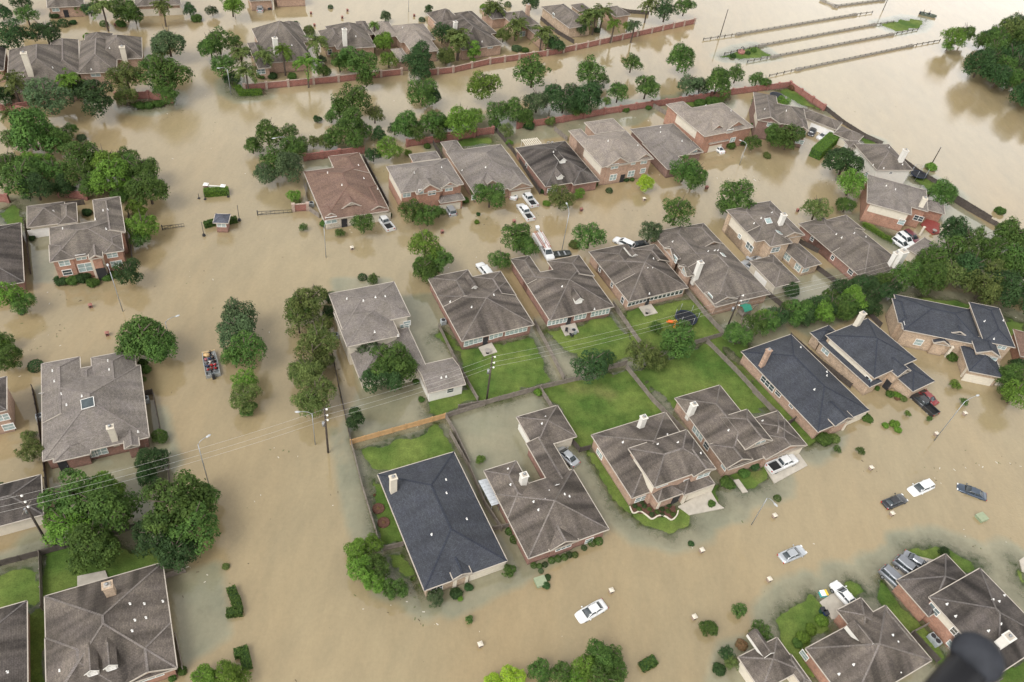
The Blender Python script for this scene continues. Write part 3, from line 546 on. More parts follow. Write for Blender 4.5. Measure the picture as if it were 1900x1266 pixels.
# ---- lower right
H('big brown-roofed house with white upper side wall and three cars on its driveway', 'brown house with three parked cars', 'Q', 33.5, (1290,850), 'dark', 'orange',
  [((1335,790),(2000,1000),(1600,1300),(1700,560),4.6,'vhh',.42), ((1140,685),(1530,640),(1330,880),(1370,550),2.8,'vhh',.42), ((1225,780),(1500,1050),(1520,1280),(1400,640),2.6,'vhh',.2)],
  win=[(1350,845,1.6,1.1,2),(1480,985,1.6,1.1,2),(1450,1050,1,1.0,0)], siding=[(0,'l',.02,.98,2.7,4.4)], chim=[(1790,1000,2.2,1.6,'white')], vent=[(1425,815),(1370,650),(1690,790),(1725,800),(1755,765),(1735,930),(1475,885),(1665,970)])
H('brown-roofed house with red brick courtyard wall, white car in front and round lawn', 'brown house with white car', 'Q', 33, (600,1040), 'brown', 'orange',
  [((580,1035),(1255,1040),(900,1400),(1000,860),2.8,'vhh',.42), ((790,850),(1030,900),(910,1045),(965,758),2.8,'vhh',.42), ((1030,850),(1255,1040),(1210,1070),(1075,825),2.8,'vhh',.42)],
  win=[(600,1110,1.2,1,0)], vent=[(1140,1035),(885,1165),(1110,995),(1155,1215),(800,1220)], dorm=[(960,1060,1.6,1.0)])
H('brown hip roof with cream wall at the bottom edge beside reddish shrubs', 'brown roof at bottom edge', 'Q', 32.5, (300,1266), 'brown', 'cream',
  [((217,1120),(610,1240),(330,1330),(428,1015),2.7,'vhh',.43), ((540,1220),(640,1266),(600,1290),4,2.7,'vhh',.43)], dorm=[(380,1110,1.4,.8)])
H('orange-walled house corner at the right edge of the photo', 'orange-walled corner at right edge', 'X', -10, (1885,660), 'red', 'orange',
  [((1888,640),(1960,660),(1930,670),8,3,'vhh',.4)])
# ---- far side, beyond the brick walls
H('large taupe-roofed house with tall cream chimney behind trees at upper left', 'taupe house with leaning chimney', 'A', 28, (40,690), 'taupe', 'pink',
  [((50,560),(540,560),(200,650),(280,345),3.2,'vhh',.6), ((360,350),(562,420),(500,520),(430,290),3.2,'vhh',.6)], chim=[(165,372,5.4,1.4)], vent=[(375,485),(170,545)])
H('steep taupe hip roof with cream chimney beside dense trees at upper left', 'steep taupe roof at upper left', 'A', 25, (560,520), 'taupe', 'pink',
  [((555,500),(830,500),(650,520),(700,290),3.2,'vhh',.6), ((690,300),(1012,420),(900,420),(730,275),3.2,'vhh',.6), ((600,330),(800,300),(700,330),(655,245),3.2,'vhh',.6)], win=[(680,530,2,1)], chim=[(866,330,3,1.4)], vent=[(780,345),(650,497)])
H('sliver of dark roof and brick wall at the far upper left edge', 'dark roof at far left edge', 'A', 28, (0,500), 'dark', 'pink', [((-300,420),(35,400),(10,500),(5,330),3.2,'vhh',.6)])
H('taupe-roofed pink brick house at the top edge beside a green bush', 'pink brick house on top edge', 'A', 30, (335,50), 'taupe', 'pink', [((335,45),(600,40),(420,52),9,3,'vhh',.5)], win=[(395,65,1.6,1.2)], door=[(465,75,1.2,2.2)])
H('brick house with two dark garage openings at the top edge', 'house with garages on top edge', 'A', 27, (960,30), 'taupe', 'pink', [((960,25),(1290,40),(1100,40),9,3,'vhh',.45)], garage=[(1050,55,5,2.2),(1225,50,5,2.2)])
H('brick house at the top edge with two dark cars under its carport', 'carport house on top edge', 'B', 28, (330,10), 'taupe', 'pink', [((320,10),(480,-10),(400,5),9,3,'vhh',.45)], cols=[(490,70,3)])
H('pale house front with garages at the top edge left of centre', 'pale house front on top edge', 'B', 28, (500,0), 'taupe', 'pink', [((500,-20),(720,-30),(600,-20),9,3,'vhh',.45)])
H('taupe-roofed house with white chimney and recessed brick patio behind four palms', 'taupe house behind palms', 'B', 30, (340,490), 'taupe', 'pink',
  [((312,330),(470,480),(345,492),(430,300),3.2,'vhh',.5), ((400,350),(740,370),(560,440),(500,195),3.2,'uhh',.6), ((520,210),(735,290),(700,300),(580,165),3.2,'vhh',.6)], chim=[(497,268,4.2,1.4,'white')], win=[(400,510,2,1.2,2)], cols=[(525,480,3)], vent=[(620,325)])
H('grey-taupe hip roof with white chimney and small windows behind a round dark tree', 'grey roof with white chimney', 'B', 28, (940,355), 'taupe', 'pink',
  [((930,330),(1190,290),(1100,340),(1040,180),3.4,'vhh',.6), ((850,310),(1000,260),(900,330),(910,215),3.2,'vhh',.6), ((1080,170),(1190,230),(1100,250),(1090,155),3.2,'vhh',.5)], chim=[(993,205,4.4,1.3,'white')], win=[(890,370,1,1.4,1)], vent=[(1075,262)])
H('curved taupe roof with dark courtyard opening beside a dark blue-green tree', 'taupe roof with dark courtyard', 'B', 30, (1340,380), 'tan', 'pink',
  [((1165,180),(1340,200),(1200,270),(1250,160),3.2,'uhh',.5), ((1320,200),(1610,240),(1420,300),(1420,180),3.2,'uhh',.5), ((1420,300),(1650,340),(1560,370),(1500,220),3.2,'vhh',.5), ((1345,380),(1420,370),(1380,440),(1390,345),3,'vhh',.5)], vent=[(1408,200)])
H('dark brown hip roof with white chimney and brick end wall behind the column tree', 'dark hip roof by column tree', 'C', 36, (190,340), 'brown', 'pink',
  [((200,330),(472,290),(330,325),(240,130),3.2,'vhh',.5), ((230,160),(425,205),(330,240),(290,75),3.2,'vhh',.5), ((10,130),(200,140),(60,180),(50,80),3.2,'uhh',.6), ((100,140),(300,160),(200,230),(150,110),3.2,'vhh',.5)], chim=[(165,145,2.5,1.2,'white')], win=[(400,318,1.6,.8,0)], vent=[(345,285)])
H('small dark-roofed pink brick house behind two palms at top centre', 'small dark roof at top centre', 'C', 34, (360,85), 'dark', 'pink', [((360,80),(520,90),(420,130),(480,45),3.2,'vhh',.5)])
H('brick house with pink chimney and pale courtyard behind palms at top centre', 'brick house with pale courtyard', 'C', 36, (500,150), 'taupe', 'pink', [((500,120),(740,170),(560,185),(600,75),3.4,'uhh',.45), ((690,220),(820,240),(760,290),(740,170),3.2,'vhh',.4)], chim=[(660,30,3.4,1.3,'pink')], win=[(615,262,1.8,1.4,0)])
H('large taupe-roofed tan brick house at the top edge beside a dark side fence', 'large taupe roof on top edge', 'C', 37, (940,195), 'taupe', 'tan',
  [((750,50),(1040,130),(945,190),16,3.4,'vhh',.45), ((980,60),(1150,110),(1080,120),10,3.4,'vgh',.5)], win=[(830,105,1,1.2,0)])
H('small taupe hip roof outbuilding among palms at the top right cluster', 'small outbuilding among palms', 'C', 38, (1210,90), 'taupe', 'pink', [((1200,80),(1330,85),(1290,110),(1250,40),3.0,'uhh',.4)], cat='outbuilding', group='detached garages', name='outbuilding')
# ============================================================ ground and flood water
YARDS = [('X',[(640,790),(690,700),(640,600),(700,560),(860,540),(980,640),(1060,640),(1300,560),(1430,560),(1560,800),(1400,900),(1290,990),(1140,960),(1100,880),(1120,980),(960,1080),(840,1140),(700,1100),(650,900)]),
 ('X',[(620,800),(660,960),(700,1020),(660,1000),(640,920)]),
 ('X',[(75,720),(300,760),(330,860),(260,1000),(120,960)]), ('X',[(60,430),(110,430),(95,520),(60,520)]),
 ('X',[(310,1080),(400,1050),(420,1180),(330,1230)]), ('X',[(770,230),(1140,185),(1240,190),(1180,230),(1140,235),(950,265),(800,290)]),
 ('X',[(1270,990),(1180,950),(1330,900),(1400,900),(1380,960)]), ('X',[(1440,1100),(1560,1080),(1640,1020),(1740,990),(1900,1060),(1900,1266),(1320,1266),(1340,1200),(1440,1180)]),
 ('X',[(1370,540),(1560,500),(1640,560),(1500,620)]), ('X',[(560,290),(670,270),(690,290),(580,330)]), ('X',[(620,520),(720,520),(760,600),(760,680),(680,740)]),
 ('X',[(1510,205),(1600,262),(1690,318),(1880,460),(1850,465),(1760,420),(1660,350)])]
LAWNS = [('X',[(852,652),(985,626),(1020,705),(905,748),(880,742)]), ('X',[(1015,615),(1140,588),(1180,655),(1110,690),(1055,650)]), ('X',[(1152,580),(1290,555),(1342,622),(1260,650),(1185,655)]),
 ('X',[(1010,722),(1055,712),(1172,683),(1248,775),(1110,825),(1078,832)]), ('X',[(1178,685),(1330,632),(1440,765),(1270,755),(1250,760)]), ('X',[(1335,628),(1385,640),(1530,800),(1500,830),(1440,760)]),
 ('X',[(676,838),(820,786),(842,850),(715,880)]), ('X',[(690,890),(715,900),(755,1010),(712,1010)]), ('X',[(722,1030),(755,1020),(790,1100),(760,1075)]),
 ('X',[(1085,835),(1115,850),(1215,945),(1275,955),(1280,975),(1240,985),(1190,975),(1150,940)]), ('X',[(1312,905),(1328,900),(1334,930),(1320,935)]), ('X',[(1362,880),(1425,865),(1432,893),(1378,907)]),
 ('Q',[(455,900),(480,850),(590,790),(650,770),(720,830),(760,900),(600,1060),(700,1266),(560,1200),(480,1050)]), ('Q',[(1020,650),(1080,720),(1200,850),(1500,1230),(1400,1200),(1250,1040),(1100,850),(1040,780)]),
 ('Q',[(1220,500),(1420,490),(1620,580),(1560,640),(1400,600)]), ('Q',[(820,700),(900,710),(950,760),(900,770)]), ('Q',[(1790,560),(1880,640),(1880,760),(1830,700)]), ('Q',[(1740,1240),(1871,1140),(1900,1300),(1700,1300)]),
 ('J',[(985,900),(1240,810),(1290,850),(1080,960),(985,960)]), ('M',[(-60,640),(220,560),(240,800),(-60,830)]), ('M',[(255,470),(440,440),(980,480),(960,560),(480,690),(270,740)]), ('M',[(165,830),(275,800),(280,1300),(180,1300)]),
 ('P',[(1640,240),(1760,280),(1760,360),(1690,390)]), ('D',[(480,510),(590,510),(745,625),(640,600)]), ('D',[(985,790),(1060,810),(1000,820)]), ('D',[(1280,1015),(1340,1010),(1500,1110),(1400,1110)]),
 ('D',[(1080,140),(1240,108),(1330,118),(1290,160),(1170,180)]), ('D',[(185,325),(290,285),(380,268),(460,315),(330,335)]), ('C',[(60,960),(400,930),(430,970),(90,1010)]), ('C',[(1600,700),(1890,660),(1900,690),(1650,720)]),
 ('D',[(0,560),(200,545),(180,590),(0,600)]), ('B',[(195,590),(250,640),(410,640),(400,665),(280,685),(200,650)]), ('A',[(930,740),(1100,730),(1215,690),(1205,735),(1080,770),(960,765)]), ('H',[(1210,830),(1230,820),(1470,960),(1440,970)]),
 ('P',[(900,140),(1080,110),(1450,165),(1420,200),(1080,140),(940,180)]), ('E',[(0,360),(110,300),(160,420),(60,460)]), ('K',[(100,790),(160,750),(250,870),(240,900)])]
AX = np.concatenate([[-2500, -900, -420, -260, -200], np.arange(-165, 200, .75), [215, 260, 420, 900, 2500]])
AY = np.concatenate([[-900, -300, -60, 0, 12], np.arange(20, 262, .75), np.arange(262, 372, 1.6), [390, 420, 520, 800, 1500, 3500]])
GX, GY = np.meshgrid(AX, AY)
def sdist(poly):
    P_ = np.array(poly); x, y = GX, GY; out = np.full(GX.shape, -99.)
    x0, y0 = P_.min(0)-9; x1, y1 = P_.max(0)+9
    mk = (x > x0) & (x < x1) & (y > y0) & (y < y1)
    if not mk.any(): return out
    px_, py_ = x[mk], y[mk]; d2 = np.full(px_.shape, 1e9); ins = np.zeros(px_.shape, bool)
    for i in range(len(P_)):
        a, b = P_[i-1], P_[i]; e = b-a; t = np.clip(((px_-a[0])*e[0]+(py_-a[1])*e[1])/(e@e+1e-9), 0, 1)
        d2 = np.minimum(d2, (px_-a[0]-t*e[0])**2+(py_-a[1]-t*e[1])**2)
        c = ((a[1] > py_) != (b[1] > py_)) & (px_ < (b[0]-a[0])*(py_-a[1])/(b[1]-a[1]+1e-12)+a[0]); ins ^= c
    out[mk] = np.where(ins, 1, -1)*np.sqrt(d2); return out
nz = np.zeros(GX.shape); rg = np.random.RandomState(3)
for L_, a_ in ((11, .5), (6, .5), (3.2, .35), (1.7, .22)):
    for _k in range(3):
        th = rg.rand()*6.28; nz += a_*np.sin((GX*math.cos(th)+GY*math.sin(th))*6.28/L_+rg.rand()*6.28+1.5*np.sin((GX*math.sin(th)-GY*math.cos(th))*6.28/L_/1.7))/1.8
Z = np.full(GX.shape, -1.0)
for r_, pl in YARDS:
    d = sdist([at(r_, q) for q in pl]); Z = np.maximum(Z, np.where(d > 0, -.26, -.2+d*.5)+.05*nz)
for r_, pl in LAWNS:
    d = sdist([at(r_, q) for q in pl])+.2*nz; Z = np.maximum(Z, np.where(d > 0, .11*(1-np.exp(-d/1.6)), np.where(d > -3, d*.075, -.225+(d+3)*.4))+.034*nz)
Z = np.clip(Z, -1.0, .3)
def grid_obj(name, z, mat, attr=None):
    ny, nx = GX.shape; v = np.stack([GX, GY, z], -1).reshape(-1, 3).astype(np.float32)
    i = (np.arange(ny-1)[:, None]*nx+np.arange(nx-1)[None]).reshape(-1); f = np.stack([i, i+1, i+nx+1, i+nx], 1).astype(np.int32)
    me = bpy.data.meshes.new(name); me.vertices.add(len(v)); me.vertices.foreach_set('co', v.ravel())
    me.loops.add(f.size); me.loops.foreach_set('vertex_index', f.ravel()); me.polygons.add(len(f)); me.polygons.foreach_set('loop_start', np.arange(0, f.size, 4, dtype=np.int32))
    me.polygons.foreach_set('use_smooth', np.ones(len(f), bool)); me.update(calc_edges=True)
    if attr is not None:
        at_ = me.attributes.new('depth', 'FLOAT', 'POINT'); at_.data.foreach_set('value', attr.reshape(-1).astype(np.float32))
    me.materials.append(mat); o = bpy.data.objects.new(name, me); col.objects.link(o); tag(o, kind='structure'); return o
m, t, b, N, Lk = nodes('grass'); tc = N('ShaderNodeTexCoord'); oc = tc.outputs['Object']
g1 = cmix(N, Lk, rng(N, Lk, noise(N, Lk, oc, .11, 4), .38, .62, 0, 1), (.058, .105, .02), (.125, .165, .038))
g2 = cmix(N, Lk, rng(N, Lk, noise(N, Lk, oc, .06, 3), .6, .72, 0, .55), g1, (.20, .16, .07))
Lk(vscale(N, Lk, g2, mul(N, Lk, rng(N, Lk, noise(N, Lk, oc, 5, 5, .7), .3, .7, .7, 1.3), rng(N, Lk, noise(N, Lk, oc, .7, 4), .3, .7, .8, 1.2))), b.inputs['Base Color']); b.inputs['Roughness'].default_value = .9; b.inputs['Specular IOR Level'].default_value = .15
bp = N('ShaderNodeBump'); bp.inputs['Strength'].default_value = .8; bp.inputs['Distance'].default_value = .06; Lk(noise(N, Lk, oc, 7, 4, .8), bp.inputs['Height']); Lk(bp.outputs[0], b.inputs['Normal'])
grid_obj('ground', Z, m)
m, t, b, N, Lk = nodes('flood_water'); tc = N('ShaderNodeTexCoord'); oc = tc.outputs['Object']; an = N('ShaderNodeAttribute'); an.attribute_name = 'depth'; dep = an.outputs['Fac']
mp = N('ShaderNodeMapping'); mp.inputs['Scale'].default_value = (1, .35, 1); mp.inputs['Rotation'].default_value = (0, 0, math.radians(35)); Lk(oc, mp.inputs[0])
mud = cmix(N, Lk, rng(N, Lk, noise(N, Lk, mp.outputs[0], .035, 6, .65), .42, .6, 0, 1), (.295, .222, .12), (.258, .205, .117))
mud = cmix(N, Lk, rng(N, Lk, noise(N, Lk, mp.outputs[0], .012, 3), .42, .6, 0, 1), mud, (.30, .24, .138))
gg = cmix(N, Lk, rng(N, Lk, noise(N, Lk, oc, .12, 3), .35, .65, 0, 1), (.205, .2, .132), (.262, .238, .155))
ddn = N('ShaderNodeMath'); ddn.operation = 'ADD'; Lk(dep, ddn.inputs[0]); Lk(rng(N, Lk, noise(N, Lk, oc, .22, 5, .65), .3, .7, -.10, .10), ddn.inputs[1])
colr = cmix(N, Lk, rng(N, Lk, ddn.outputs[0], .3, .85, 0, 1), gg, mud)
sp_ = mul(N, Lk, rng(N, Lk, noise(N, Lk, oc, 1.6, 4, .75), .3, .7, .95, 1.05), rng(N, Lk, noise(N, Lk, mp.outputs[0], .3, 7, .72), .36, .64, .92, 1.06))          # suspended silt and scum
fl_ = rng(N, Lk, noise(N, Lk, oc, 2.6, 2, .5), .73, .78, 1, .72)
Lk(vscale(N, Lk, colr, mul(N, Lk, sp_, fl_)), b.inputs['Base Color'])
b.inputs['Roughness'].default_value = .045; b.inputs['IOR'].default_value = 1.75; b.inputs['Specular IOR Level'].default_value = .5
# ripples: calm among the houses, livelier where the current runs along the open channel
rip = N('ShaderNodeBump'); rip.inputs['Distance'].default_value = .1
msk = rng(N, Lk, noise(N, Lk, oc, .02, 2), .45, .62, .025, .4); Lk(msk, rip.inputs['Strength'])
nn = N('ShaderNodeMath'); nn.operation = 'ADD'; Lk(noise(N, Lk, mp.outputs[0], .9, 4, .6), nn.inputs[0]); Lk(noise(N, Lk, oc, 3.0, 2, .5), nn.inputs[1]); Lk(nn.outputs[0], rip.inputs['Height']); Lk(rip.outputs[0], b.inputs['Normal'])
tr = N('ShaderNodeBsdfTransparent'); tr.inputs[0].default_value = (.80, .86, .72, 1)
gl = N('ShaderNodeBsdfGlossy'); gl.inputs['Roughness'].default_value = .045; Lk(rip.outputs[0], gl.inputs['Normal']); fr = N('ShaderNodeFresnel'); fr.inputs[0].default_value = 1.5
clear = N('ShaderNodeMixShader'); Lk(fr.outputs[0], clear.inputs[0]); Lk(tr.outputs[0], clear.inputs[1]); Lk(gl.outputs[0], clear.inputs[2])
ex = N('ShaderNodeMath'); ex.operation = 'MULTIPLY'; ex.inputs[1].default_value = -10.0; dn = N('ShaderNodeMath'); dn.operation = 'ADD'; dn.use_clamp = True; Lk(dep, dn.inputs[0]); Lk(rng(N, Lk, noise(N, Lk, oc, 1.1, 6, .75), .35, .65, -.03, .05), dn.inputs[1]); Lk(dn.outputs[0], ex.inputs[0]); e2 = N('ShaderNodeMath'); e2.operation = 'EXPONENT'; Lk(ex.outputs[0], e2.inputs[0])
ms = N('ShaderNodeMixShader'); Lk(e2.outputs[0], ms.inputs[0]); Lk(b.outputs[0], ms.inputs[1]); Lk(clear.outputs[0], ms.inputs[2]); Lk(ms.outputs[0], t.nodes['Material Output'].inputs[0])
grid_obj('flood_water', np.zeros(GX.shape), m, np.clip(-Z, 0, 2))

def slab(name, reg, pts, z0, z1, mat, lab=None, cat=None, kind=None, group=None):
    w_ = [at(reg, q, z1) for q in pts]; m_ = MB(); n = len(w_)
    a = sum(w_[i][0]*w_[(i+1) % n][1]-w_[(i+1) % n][0]*w_[i][1] for i in range(n))
    if a < 0: w_ = w_[::-1]
    c = (sum(p[0] for p in w_)/n, sum(p[1] for p in w_)/n); r = [(p[0]-c[0], p[1]-c[1]) for p in w_]
    m_.face([(*p, z1) for p in r])
    for i in range(n): p, q = r[i], r[(i+1) % n]; m_.face([(*p, z0), (*q, z0), (*q, z1), (*p, z1)])
    o = m_.build(name, [mat], None, (c[0], c[1], 0)); return tag(o, lab, cat, group, kind)
for r_, pl in (('O',[(945,885),(1130,785),(1180,870),(1215,895),(1010,935)]), ('O',[(1450,650),(1640,555),(1705,645),(1510,750)]), ('O',[(1270,730),(1300,725),(1355,800),(1325,805)]),
               ('Q',[(690,800),(780,740),(880,760),(800,900),(760,900)]), ('Q',[(1040,640),(1230,530),(1360,560),(1200,720),(1130,740)]), ('Q',[(1845,560),(1871,540),(1900,650),(1860,620)]),
               ('Q',[(1120,740),(1180,720),(1300,850),(1500,1090),(1470,1110),(1280,880)])):
    slab('driveway', r_, pl, -.6, .19, CONC, kind='structure')
for r_, pl, lb in (('K',[(380,860),(465,828),(502,890),(415,918)],'pale concrete patio with a small table behind the first brown roof'), ('K',[(915,720),(1010,700),(1035,760),(945,785)],'cluttered grey patio under the single-dormer roof'),
               ('L',[(350,630),(425,610),(468,668),(390,688)],'pale square patio beside the trampoline lawn'), ('M',[(470,620),(640,585),(660,640),(470,690)],'tan concrete patio under the big trees at lower left'),
               ('S',[(720,380),(850,260),(1100,370),(1090,560),(960,580),(830,480)],'red-painted terrace with furniture beside the narrow walkway roof')):
    slab('patio', r_, pl, -.5, .23, CONC if 'red-' not in lb else plain('red_paint', (.24, .055, .045), .7, .15), lb, 'patio')
# ============================================================ automatic labels that name a neighbour
AUTO = []
def auto(o, desc, cat, x, y, group=None, z=0):
    o['category'] = cat
    if group: o['group'] = group
    u, v = project(x, y, z); AUTO.append((o, desc, u, v)); return o
def finish_labels():
    from collections import defaultdict
    B = defaultdict(list)
    for o, desc, u, v in AUTO:
        best = min(LANDS, key=lambda L: (L[0]-u)**2+(L[1]-v)**2*1.6); dx, dy = u-best[0], v-best[1]
        rel = ('right of' if dx > 0 else 'left of') if abs(dx) > abs(dy) else ('in front of' if dy > 0 else 'behind')
        B[(desc, rel, best[2])].append((dx*dx+dy*dy, o))
    words = ['nearest', 'second', 'third', 'fourth', 'fifth', 'sixth', 'seventh', 'eighth', 'ninth', 'tenth', 'eleventh', 'twelfth', 'thirteenth', 'fourteenth', 'fifteenth', 'sixteenth', 'seventeenth', 'eighteenth', 'nineteenth', 'twentieth']
    for (desc, rel, sh), L in B.items():
        L.sort(key=lambda t: t[0])
        for i, (_, o) in enumerate(L):
            if len(L) == 1: o['label'] = '%s %s the %s' % (desc, rel, sh)
            else: o['label'] = '%s, %s %s the %s' % (desc, words[i] if i < len(words) else 'number %d' % (i+1), rel, sh)
# ============================================================ vegetation
def leaf_mesh(name, centres, normals, size, rs, mat):
    n = len(centres); c = np.asarray(centres); nn = np.asarray(normals)+rs.normal(0, .42, (n, 3)); nn /= np.linalg.norm(nn, axis=1)[:, None]
    r = rs.normal(0, 1, (n, 3)); t = np.cross(nn, r); t /= np.linalg.norm(t, axis=1)[:, None]; b = np.cross(nn, t)
    s = size*rs.uniform(.6, 1.35, (n, 1)); v = np.stack([c-t*s, c-b*s*.62+nn*s*.12, c+t*s, c+b*s*.62+nn*s*.12], 1).reshape(-1, 3).astype(np.float32)
    me = bpy.data.meshes.new(name); me.vertices.add(4*n); me.vertices.foreach_set('co', v.ravel()); me.loops.add(4*n); me.loops.foreach_set('vertex_index', np.arange(4*n, dtype=np.int32))
    me.polygons.add(n); me.polygons.foreach_set('loop_start', np.arange(0, 4*n, 4, dtype=np.int32)); me.update(calc_edges=True); me.materials.append(mat); return me
def crown_pts(rs, nb, nl, ell=(1, 1, .82), rb=(.26, .42), low=-.5, spread=.68, noisy=.12):
    C, Nn = [], []; bl = []
    for i in range(nb):
        while True:
            d = rs.normal(0, 1, 3); d /= np.linalg.norm(d)
            if d[2] > low: break
        k = spread*rs.uniform(.55, 1.0); bl.append((d*k*np.array(ell), rs.uniform(*rb)))
    bl.append((np.zeros(3), .55*min(ell)))
    for (q, r) in bl:
        m = int(nl*(r/.34)**2); d = rs.normal(0, 1, (m, 3)); d /= np.linalg.norm(d, axis=1)[:, None]; d[:, 2] = np.where(d[:, 2] < -.5, -d[:, 2], d[:, 2])
        p = q+d*r*rs.uniform(.72, 1.06, (m, 1))+rs.normal(0, noisy*r, (m, 3)); keep = np.ones(m, bool)
        for (q2, r2) in bl:
            if q2 is not q: keep &= np.linalg.norm(p-q2, axis=1) > r2*.72
        C.append(p[keep]); Nn.append(d[keep]+np.array([0, 0, .5]))
    return np.concatenate(C), np.concatenate(Nn)
CR = []
for i, (nb, nl, ell, rb, spread, ls) in enumerate([(34, 330, (1, 1, .85), (.16, .36), .84, .045), (42, 270, (1, .88, .8), (.14, .32), .9, .045), (28, 420, (.9, 1.05, .95), (.18, .4), .8, .046), (38, 300, (1.1, .82, .85), (.14, .34), .88, .045),
                                                (40, 230, (1, 1, .75), (.16, .3), .85, .045), (32, 340, (.85, 1.1, .9), (.15, .36), .86, .046), (46, 170, (1, 1, .9), (.12, .25), .95, .042), (26, 440, (1, .9, .95), (.2, .42), .78, .048)]):
    rs = np.random.RandomState(40+i); c, n = crown_pts(rs, nb, nl, ell, rb, spread=spread); CR.append(leaf_mesh('crown', c, n, ls, rs, LM['m']))
rs = np.random.RandomState(5); c, n = crown_pts(rs, 26, 260, (.5, .5, 1.5), (.2, .3), low=-1, spread=.85); COLM = leaf_mesh('crown', c, n, .055, rs, LM['b'])
SH = []
for i in range(3):
    rs = np.random.RandomState(60+i); c, n = crown_pts(rs, 12, 260, (1, 1, .8), (.35, .5), low=-.1, spread=.55); SH.append(leaf_mesh('foliage', c, n, .085, rs, LM['m']))
rs = np.random.RandomState(70); c, n = crown_pts(rs, 1, 10, rb=(.9, .9), spread=.01)
d = rs.normal(0, 1, (1500, 3)); d /= np.linalg.norm(d, axis=1)[:, None]; BALL = leaf_mesh('foliage', d*rs.uniform(.85, 1.03, (1500, 1)), d, .09, rs, LM['d'])
def palm_crown(seed):
    rs = np.random.RandomState(seed); C, Nn = [], []
    for k in range(34):
        az = rs.rand()*6.28; el = rs.uniform(-.9, 1.1); L = rs.uniform(.75, 1.05); P_ = np.linspace(.12, 1, 26)
        dirh = np.array([math.cos(az), math.sin(az), 0])
        for t in P_:
            p = dirh*t*L*math.cos(el*.8)+np.array([0, 0, t*L*math.sin(el*.8)-.42*t*t*L]); sd = np.array([-dirh[1], dirh[0], 0])
            w_ = .22*math.sin(math.pi*min(1, t*.8+.15)) if t > .45 else .03
            for s_ in (-1, 0, 1): C.append(p+sd*s_*w_*.7+rs.normal(0, .02, 3)); Nn.append(np.array([0, 0, 1.])+dirh*.4)
    return leaf_mesh('frond_crown', C, Nn, .055, rs, LM['o'])
PALM = [palm_crown(1), palm_crown(2)]
def trunk_mesh(seed, kind='tree'):
    r_ = random.Random(seed); m_ = MB()
    if kind == 'palm':
        m_.tube([(0, 0, -1.2), (.02, 0, 0), (.05, .02, .5), (.02, .0, 1)], [.06, .05, .042, .045], 8)
    else:
        m_.tube([(0, 0, -.55), (.01, 0, -.1), (.02, .02, .35), (0, .03, .7)], [.075, .06, .045, .02], 8)
        for k in range(5):
            a = k*1.256+r_.random(); z0 = -.15+.12*k; rr = .5+.15*r_.random()
            m_.tube([(.01, .01, z0), (math.cos(a)*.25, math.sin(a)*.25, z0+.25), (math.cos(a)*rr, math.sin(a)*rr, z0+.55)], [.035, .025, .01], 6)
    return m_.mesh('trunk', [BARK])
TR = [trunk_mesh(i) for i in range(3)]; PTR = trunk_mesh(9, 'palm')
CN = dict(b='bright green', m='mid green', d='dark green', o='olive green', y='lime yellow', g='grey green', r='reddish')
LM['r'] = leafmat('leaf_red', (.20, .10, .06), (.10, .08, .035))
def put_tree(X, Y, R, mat, kind='r', vs=1.0):
    a = rnd.random()*6.28
    if kind == 'p':
        Ht = R*1.0; o = empty('palm_tree', (X, Y, 0), a); h = rnd.uniform(5.5, 7.5) if R > 1.2 else 3
        link_mesh('trunk', PTR, o, (0, 0, 0), 0, (5, 5, h)); link_mesh('frond_crown', rnd.choice(PALM), o, (.1, 0, h), 0, (R*1.45,)*3, LM[mat])
        return auto(o, CN[mat]+' fan palm', 'palm', X, Y, 'palm trees', h)
    if kind == 'c':
        o = empty('column_tree', (X, Y, 0), a); link_mesh('trunk', TR[0], o, (0, 0, R*1.2), 0, (R, R, R*1.6)); link_mesh('crown', COLM, o, (0, 0, R*1.7), 0, (R*1.6, R*1.6, R), LM[mat])
        return auto(o, 'slim upright %s tree' % CN[mat], 'tree', X, Y, 'trees standing in the flood', R*1.7)
    if kind in ('s', 'l'):
        o = empty('shrub', (X, Y, 0), a); link_mesh('foliage', BALL if kind == 'l' else rnd.choice(SH), o, (0, 0, R*.3), 0, (R, R, R*rnd.uniform(.8, 1.0)), LM[mat])
        m_ = TR[0]; link_mesh('stem', m_, o, (0, 0, R*.2), 0, (R*.6, R*.6, R*.6))
        return auto(o, ('round clipped ' if kind == 'l' else '')+CN[mat]+' shrub', 'shrub', X, Y, 'shrubs standing in the flood', R*.4)
    clear = max(0, min(1.6, (R-1.2)*.7)); zc = clear+R*.72
    o = empty('tree', (X, Y, 0), a); s_ = R*rnd.uniform(.97, 1.06)
    link_mesh('trunk', rnd.choice(TR), o, (0, 0, zc-R*.1), 0, (R*.9, R*.9, (zc+.6)/1.0 if zc > R else R*1.3))
    crn = rnd.choice([CR[4], CR[6], CR[1]]) if kind == 'o' else rnd.choice([CR[0], CR[1], CR[2], CR[3], CR[5], CR[7], CR[4]])
    link_mesh('crown', crn, o, (0, 0, zc), 0, (s_, s_, s_*rnd.uniform(.92, 1.08)*vs), LM[mat])
    sz = 'broad ' if R > 5 else ('small ' if R < 2 else '')
    return auto(o, sz+('open ' if kind == 'o' else '')+CN[mat]+' tree', 'tree', X, Y, 'trees standing in the flood', zc)
def tree(reg, x, y, r, mat='m', kind='r'):
    R = r*REG[reg][2]*mpp(reg, (x, y), 3); zc = {'p': 6.5, 's': R*.4, 'l': R*.35, 'c': R*1.7}.get(kind, max(0, min(1.6, (R-1.2)*.7))+R*.72)
    X, Y = at(reg, (x, y), zc); put_tree(X, Y, R, mat, kind)
